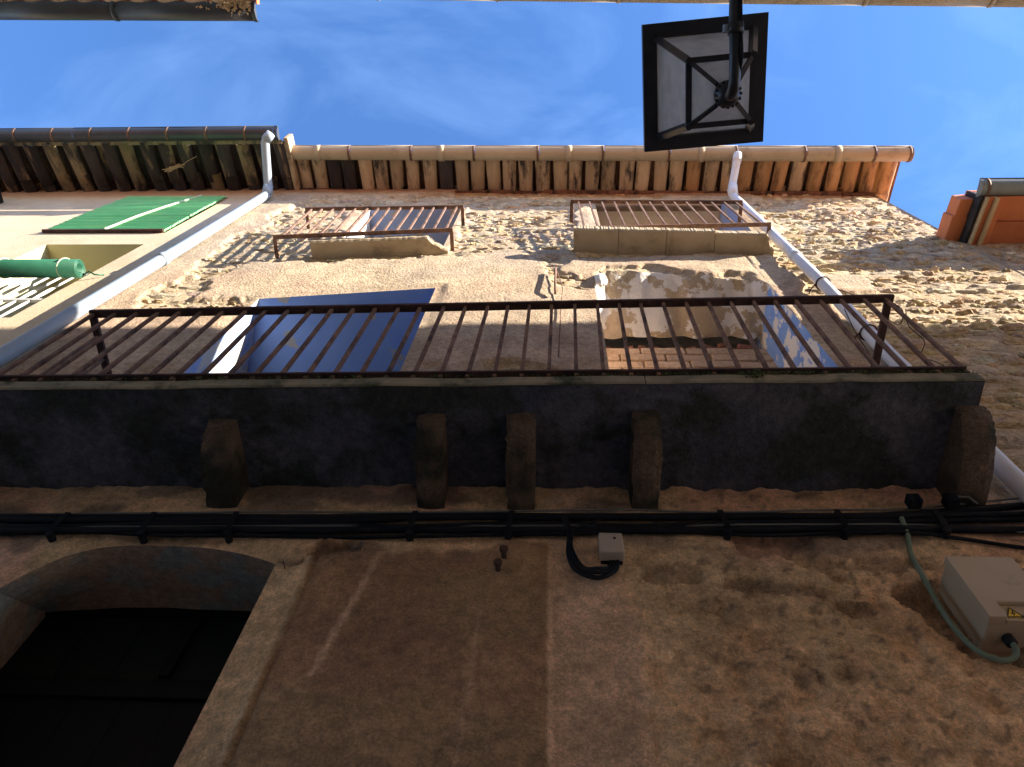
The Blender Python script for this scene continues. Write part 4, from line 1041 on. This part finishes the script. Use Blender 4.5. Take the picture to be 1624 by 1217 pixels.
bd = MB().tube([(1.350, -0.1265, bz0 + 0.014), (1.350, -0.1300, bz0 + 0.014)], 0.013, 16).build('badge', M['badge'], mb)
b = MB(); pts = [(1.350 + 0.007 * math.cos(a), -0.1308, bz0 + 0.014 + 0.007 * math.sin(a)) for a in [2 * math.pi * k / 14 for k in range(15)]]
b.tube(pts, 0.0014, 5); b.build('badge_ring', M['ink'], bd)
MB().tube([(1.30, -0.062, bz0 + 0.004), (1.30, -0.062, bz0 - 0.022)], 0.016, 12).build('cable_gland', M['ink'], mb, smooth=True); fix(mb)
GC = [(1.235, -0.07, 3.83), (1.232, -0.05, 3.763), (1.206, -0.04, 3.659), (1.189, -0.045, 3.503), (1.177, -0.05, 3.35), (1.195, -0.05, 3.235), (1.244, -0.05, 3.19), (1.285, -0.055, 3.197), (1.302, -0.06, 3.225), (1.300, -0.062, 3.262)]
tag(MB().tube(arc(GC), 0.0085, 8).build('green_cable', M['cablegreen'], smooth=True), 'grey green cable looping from the bundle into the beige box', 'cable')
# nails and hooks
def nail(label, pts, rad, m=M['rustdark'], nm='nail', cat='nail'):
    tag(MB().tube(pts, rad, 6).build(nm, m, smooth=True), label, cat)
nail('thin nail above the right shoulder of the arched gateway', [(-0.857, 0.0, 3.548), (-0.862, -0.06, 3.55)], 0.0022)
nail('bent nail left of the arched gateway', [(-1.86, 0, 3.52), (-1.865, -0.06, 3.525), (-1.895, -0.062, 3.53)], 0.0025)
for (x, z, lb) in ((-0.140, 3.615, 'upper iron bolt stub below the cables'), (-0.155, 3.545, 'lower iron bolt stub below the cables')):
    b = MB(); b.tube([(x, 0.0, z), (x, -0.075, z - 0.004)], 0.009, 8); b.tube([(x, -0.070, z - 0.004), (x, -0.084, z - 0.005)], 0.014, 8)
    tag(b.build('bolt', M['rustdark']), lb, 'bolt', 'bolts below the cables')
nail('rusty iron hook between the two balcony doors', [(0.06, 0.0, 6.86), (0.055, -0.07, 6.84), (0.05, -0.075, 6.45), (0.05, -0.06, 6.30)], 0.008, M['rust'], 'iron_hook', 'hook')
nail('thin wire hanging from the iron hook', [(0.065, -0.06, 6.80), (0.10, -0.06, 6.4), (0.085, -0.05, 6.1), (0.06, -0.045, 5.3)], 0.003, M['rust'], 'wire', 'wire')
nail('loose wire curling off the right end of the railing', arc([(1.585, -0.46, 4.97), (1.66, -0.40, 5.02), (1.76, -0.25, 5.25), (1.90, -0.12, 5.75), (1.97, -0.06, 6.2), (1.86, -0.04, 6.5), (1.78, -0.05, 6.52)]), 0.003, M['rustdark'], 'wire', 'wire')
nail('loose wire trailing down the stone wall past the railing', arc([(1.66, -0.42, 5.0), (1.74, -0.30, 5.10), (1.83, -0.22, 5.1), (1.86, -0.12, 5.15), (2.0, -0.05, 5.2), (2.02, -0.04, 4.9)]), 0.0025, M['rustdark'], 'wire', 'wire')
nail('wire drooping behind the right bars of the balcony railing', arc([(1.36, -0.44, 4.95), (1.37, -0.38, 4.8), (1.42, -0.30, 4.72), (1.45, -0.22, 4.62), (1.36, -0.2, 4.5)]), 0.0025, M['rustdark'], 'wire', 'wire')

# ------------------------------------------------------------------ street lantern
lan = empty('street_lantern', (0.556, -1.446, 4.09), 'black four sided street lantern on a wall bracket overhead', 'lantern')
LC = Vector((0.552, -1.440, 0)); th = math.radians(-4.5)
def lp(u, v, z):
    return (LC.x + u * math.cos(th) - v * math.sin(th), LC.y + u * math.sin(th) + v * math.cos(th), z)
def ring(ho, hi, z0_, z1_, nm, m=None):
    b = MB()
    for k in range(4):
        c = [(-1, -1), (1, -1), (1, 1), (-1, 1)]; a, d = c[k], c[(k + 1) % 4]
        b.hexa([lp(a[0] * ho, a[1] * ho, z0_), lp(d[0] * ho, d[1] * ho, z0_), lp(d[0] * hi, d[1] * hi, z0_), lp(a[0] * hi, a[1] * hi, z0_), lp(a[0] * ho, a[1] * ho, z1_), lp(d[0] * ho, d[1] * ho, z1_), lp(d[0] * hi, d[1] * hi, z1_), lp(a[0] * hi, a[1] * hi, z1_)])
    return b.build(nm, m or M['lamp'], lan)
ZT, ZB = 4.50, 4.225
ring(0.214, 0.165, ZT, ZT + 0.035, 'top_rim'); ring(0.109, 0.087, ZB - 0.008, ZB + 0.012, 'bottom_rim')
b = MB(); b.poly([lp(-0.205, -0.205, ZT + 0.036), lp(0.205, -0.205, ZT + 0.036), lp(0.09, -0.09, ZT + 0.20), lp(-0.09, -0.09, ZT + 0.20)])
c4 = [(-1, -1), (1, -1), (1, 1), (-1, 1)]
b = MB()
for k in range(4):
    a, d = c4[k], c4[(k + 1) % 4]; b.quad(lp(a[0] * .205, a[1] * .205, ZT + .036), lp(d[0] * .205, d[1] * .205, ZT + .036), lp(d[0] * .07, d[1] * .07, ZT + .20), lp(a[0] * .07, a[1] * .07, ZT + .20))
b.quad(*[lp(q[0] * .07, q[1] * .07, ZT + .20) for q in c4]); b.build('roof', M['whitepaint'], lan)
for k in range(4):
    a, d = c4[k], c4[(k + 1) % 4]
    MB().bar(lp(a[0] * 0.166, a[1] * 0.166, ZT + 0.004), lp(a[0] * 0.100, a[1] * 0.100, ZB), 0.021).build('corner_bar', M['lamp'], lan)
    MB().quad(lp(a[0] * .160, a[1] * .160, ZT + .002), lp(d[0] * .160, d[1] * .160, ZT + .002), lp(d[0] * .096, d[1] * .096, ZB + .004), lp(a[0] * .096, a[1] * .096, ZB + .004)).build('pane', M['glass'], lan)
    MB().quad(lp(a[0] * .094, a[1] * .094, ZB - .004), lp(d[0] * .094, d[1] * .094, ZB - .004), lp(d[0] * .030, d[1] * .030, 4.125), lp(a[0] * .030, a[1] * .030, 4.125)).build('bottom_pane', M['glass'], lan)
    MB().bar(lp(a[0] * .098, a[1] * .098, ZB - .006), lp(a[0] * .030, a[1] * .030, 4.118), 0.013).build('bottom_strut', M['lamp'], lan)
    b = MB(); p = Vector(lp(a[0] * 0.101, a[1] * 0.101, ZB)); b.tube([p - Vector((0, 0, 0.018)), p + Vector((0, 0, 0.014))], 0.011, 8); b.build('corner_knob', M['lamp'], lan)
MB().tube([lp(0, 0, 4.14), lp(0, 0, 4.118), lp(0, 0, 4.112), lp(0, 0, 4.098), lp(0, 0, 4.07)], 0.03, 16, radii=[0.033, 0.04, 0.042, 0.036, 0.024]).build('socket', M['lamp'], lan, smooth=True)
b = MB()
for k in range(16):
    a = 2 * math.pi * k / 16; p = lp(0.038 * math.cos(a), 0.038 * math.sin(a), 4.104); b.tube([p, (p[0], p[1], p[2] - 0.01)], 0.005, 5)
b.build('beaded_collar', M['lamp'], lan)
ax, ay, _ = lp(0, 0, 0)
MB().tube(arc([(ax, ay, 4.09), (ax, ay - 0.005, 4.055), (ax, ay - 0.04, 4.03), (ax - 0.005, ay - 0.12, 4.035), (ax - 0.01, ay - 0.24, 4.075), (ax - 0.012, ay - 0.45, 4.12), (ax - 0.014, ay - 0.765, 4.13)]), 0.0175, 12).build('arm', M['lamp'], lan, smooth=True)
MB().tube([(ax - 0.006, ay - 0.170, 4.050), (ax - 0.007, ay - 0.198, 4.06)], 0.024, 12).build('arm_collar', M['lamp'], lan, smooth=True)
MB().tube([(ax - 0.034, ay - 0.175, 4.055), (ax - 0.034, ay - 0.195, 4.06)], 0.010, 8).build('clip', M['pvcgrey'], lan)
MB().tube(arc([(ax + 0.012, ay - 0.01, 4.065), (ax + 0.010, ay - 0.10, 4.016), (ax + 0.004, ay - 0.20, 4.045), (ax - 0.004, ay - 0.40, 4.095), (ax, ay - 0.76, 4.11)]), 0.006, 7).build('lamp_cable', M['cable'], lan, smooth=True)
MB().box(ax - 0.05, ax + 0.02, -2.2, -2.18, 4.0, 4.26).build('wall_plate', M['lamp'], lan, bevel=0.004)
fix(lan)

# ------------------------------------------------------------------ pieces hang on the part they belong to
OWNER = {'stone': 'wall', 'rubble_stones': 'wall', 'cornice_brick': 'wall', 'roof_tile': 'roof_deck', 'verge_tile': 'roof_deck', 'verge_board': 'roof_deck', 'verge_strip': 'roof_deck', 'brick': 'brick_joints',
         'corbel': 'balcony_slab', 'moss': 'balcony_slab', 'balcony_underside': 'balcony_slab', 'slab_end': 'balcony_slab',
         'transom_board': 'gate_leaf', 'door_board': 'gate_leaf', 'door_rail': 'gate_leaf', 'door_head': 'gate_leaf', 'transom_bar': 'gate_leaf'}
for root in [o for o in C.objects if o.get('category') == 'house']:
    kids = {}
    for ch in root.children: kids.setdefault(ch.name.split('.')[0], ch)
    for ch in list(root.children):
        own = kids.get(OWNER.get(ch.name.split('.')[0]))
        if own: ch.parent = own; ch.matrix_parent_inverse = Matrix.Identity(4)
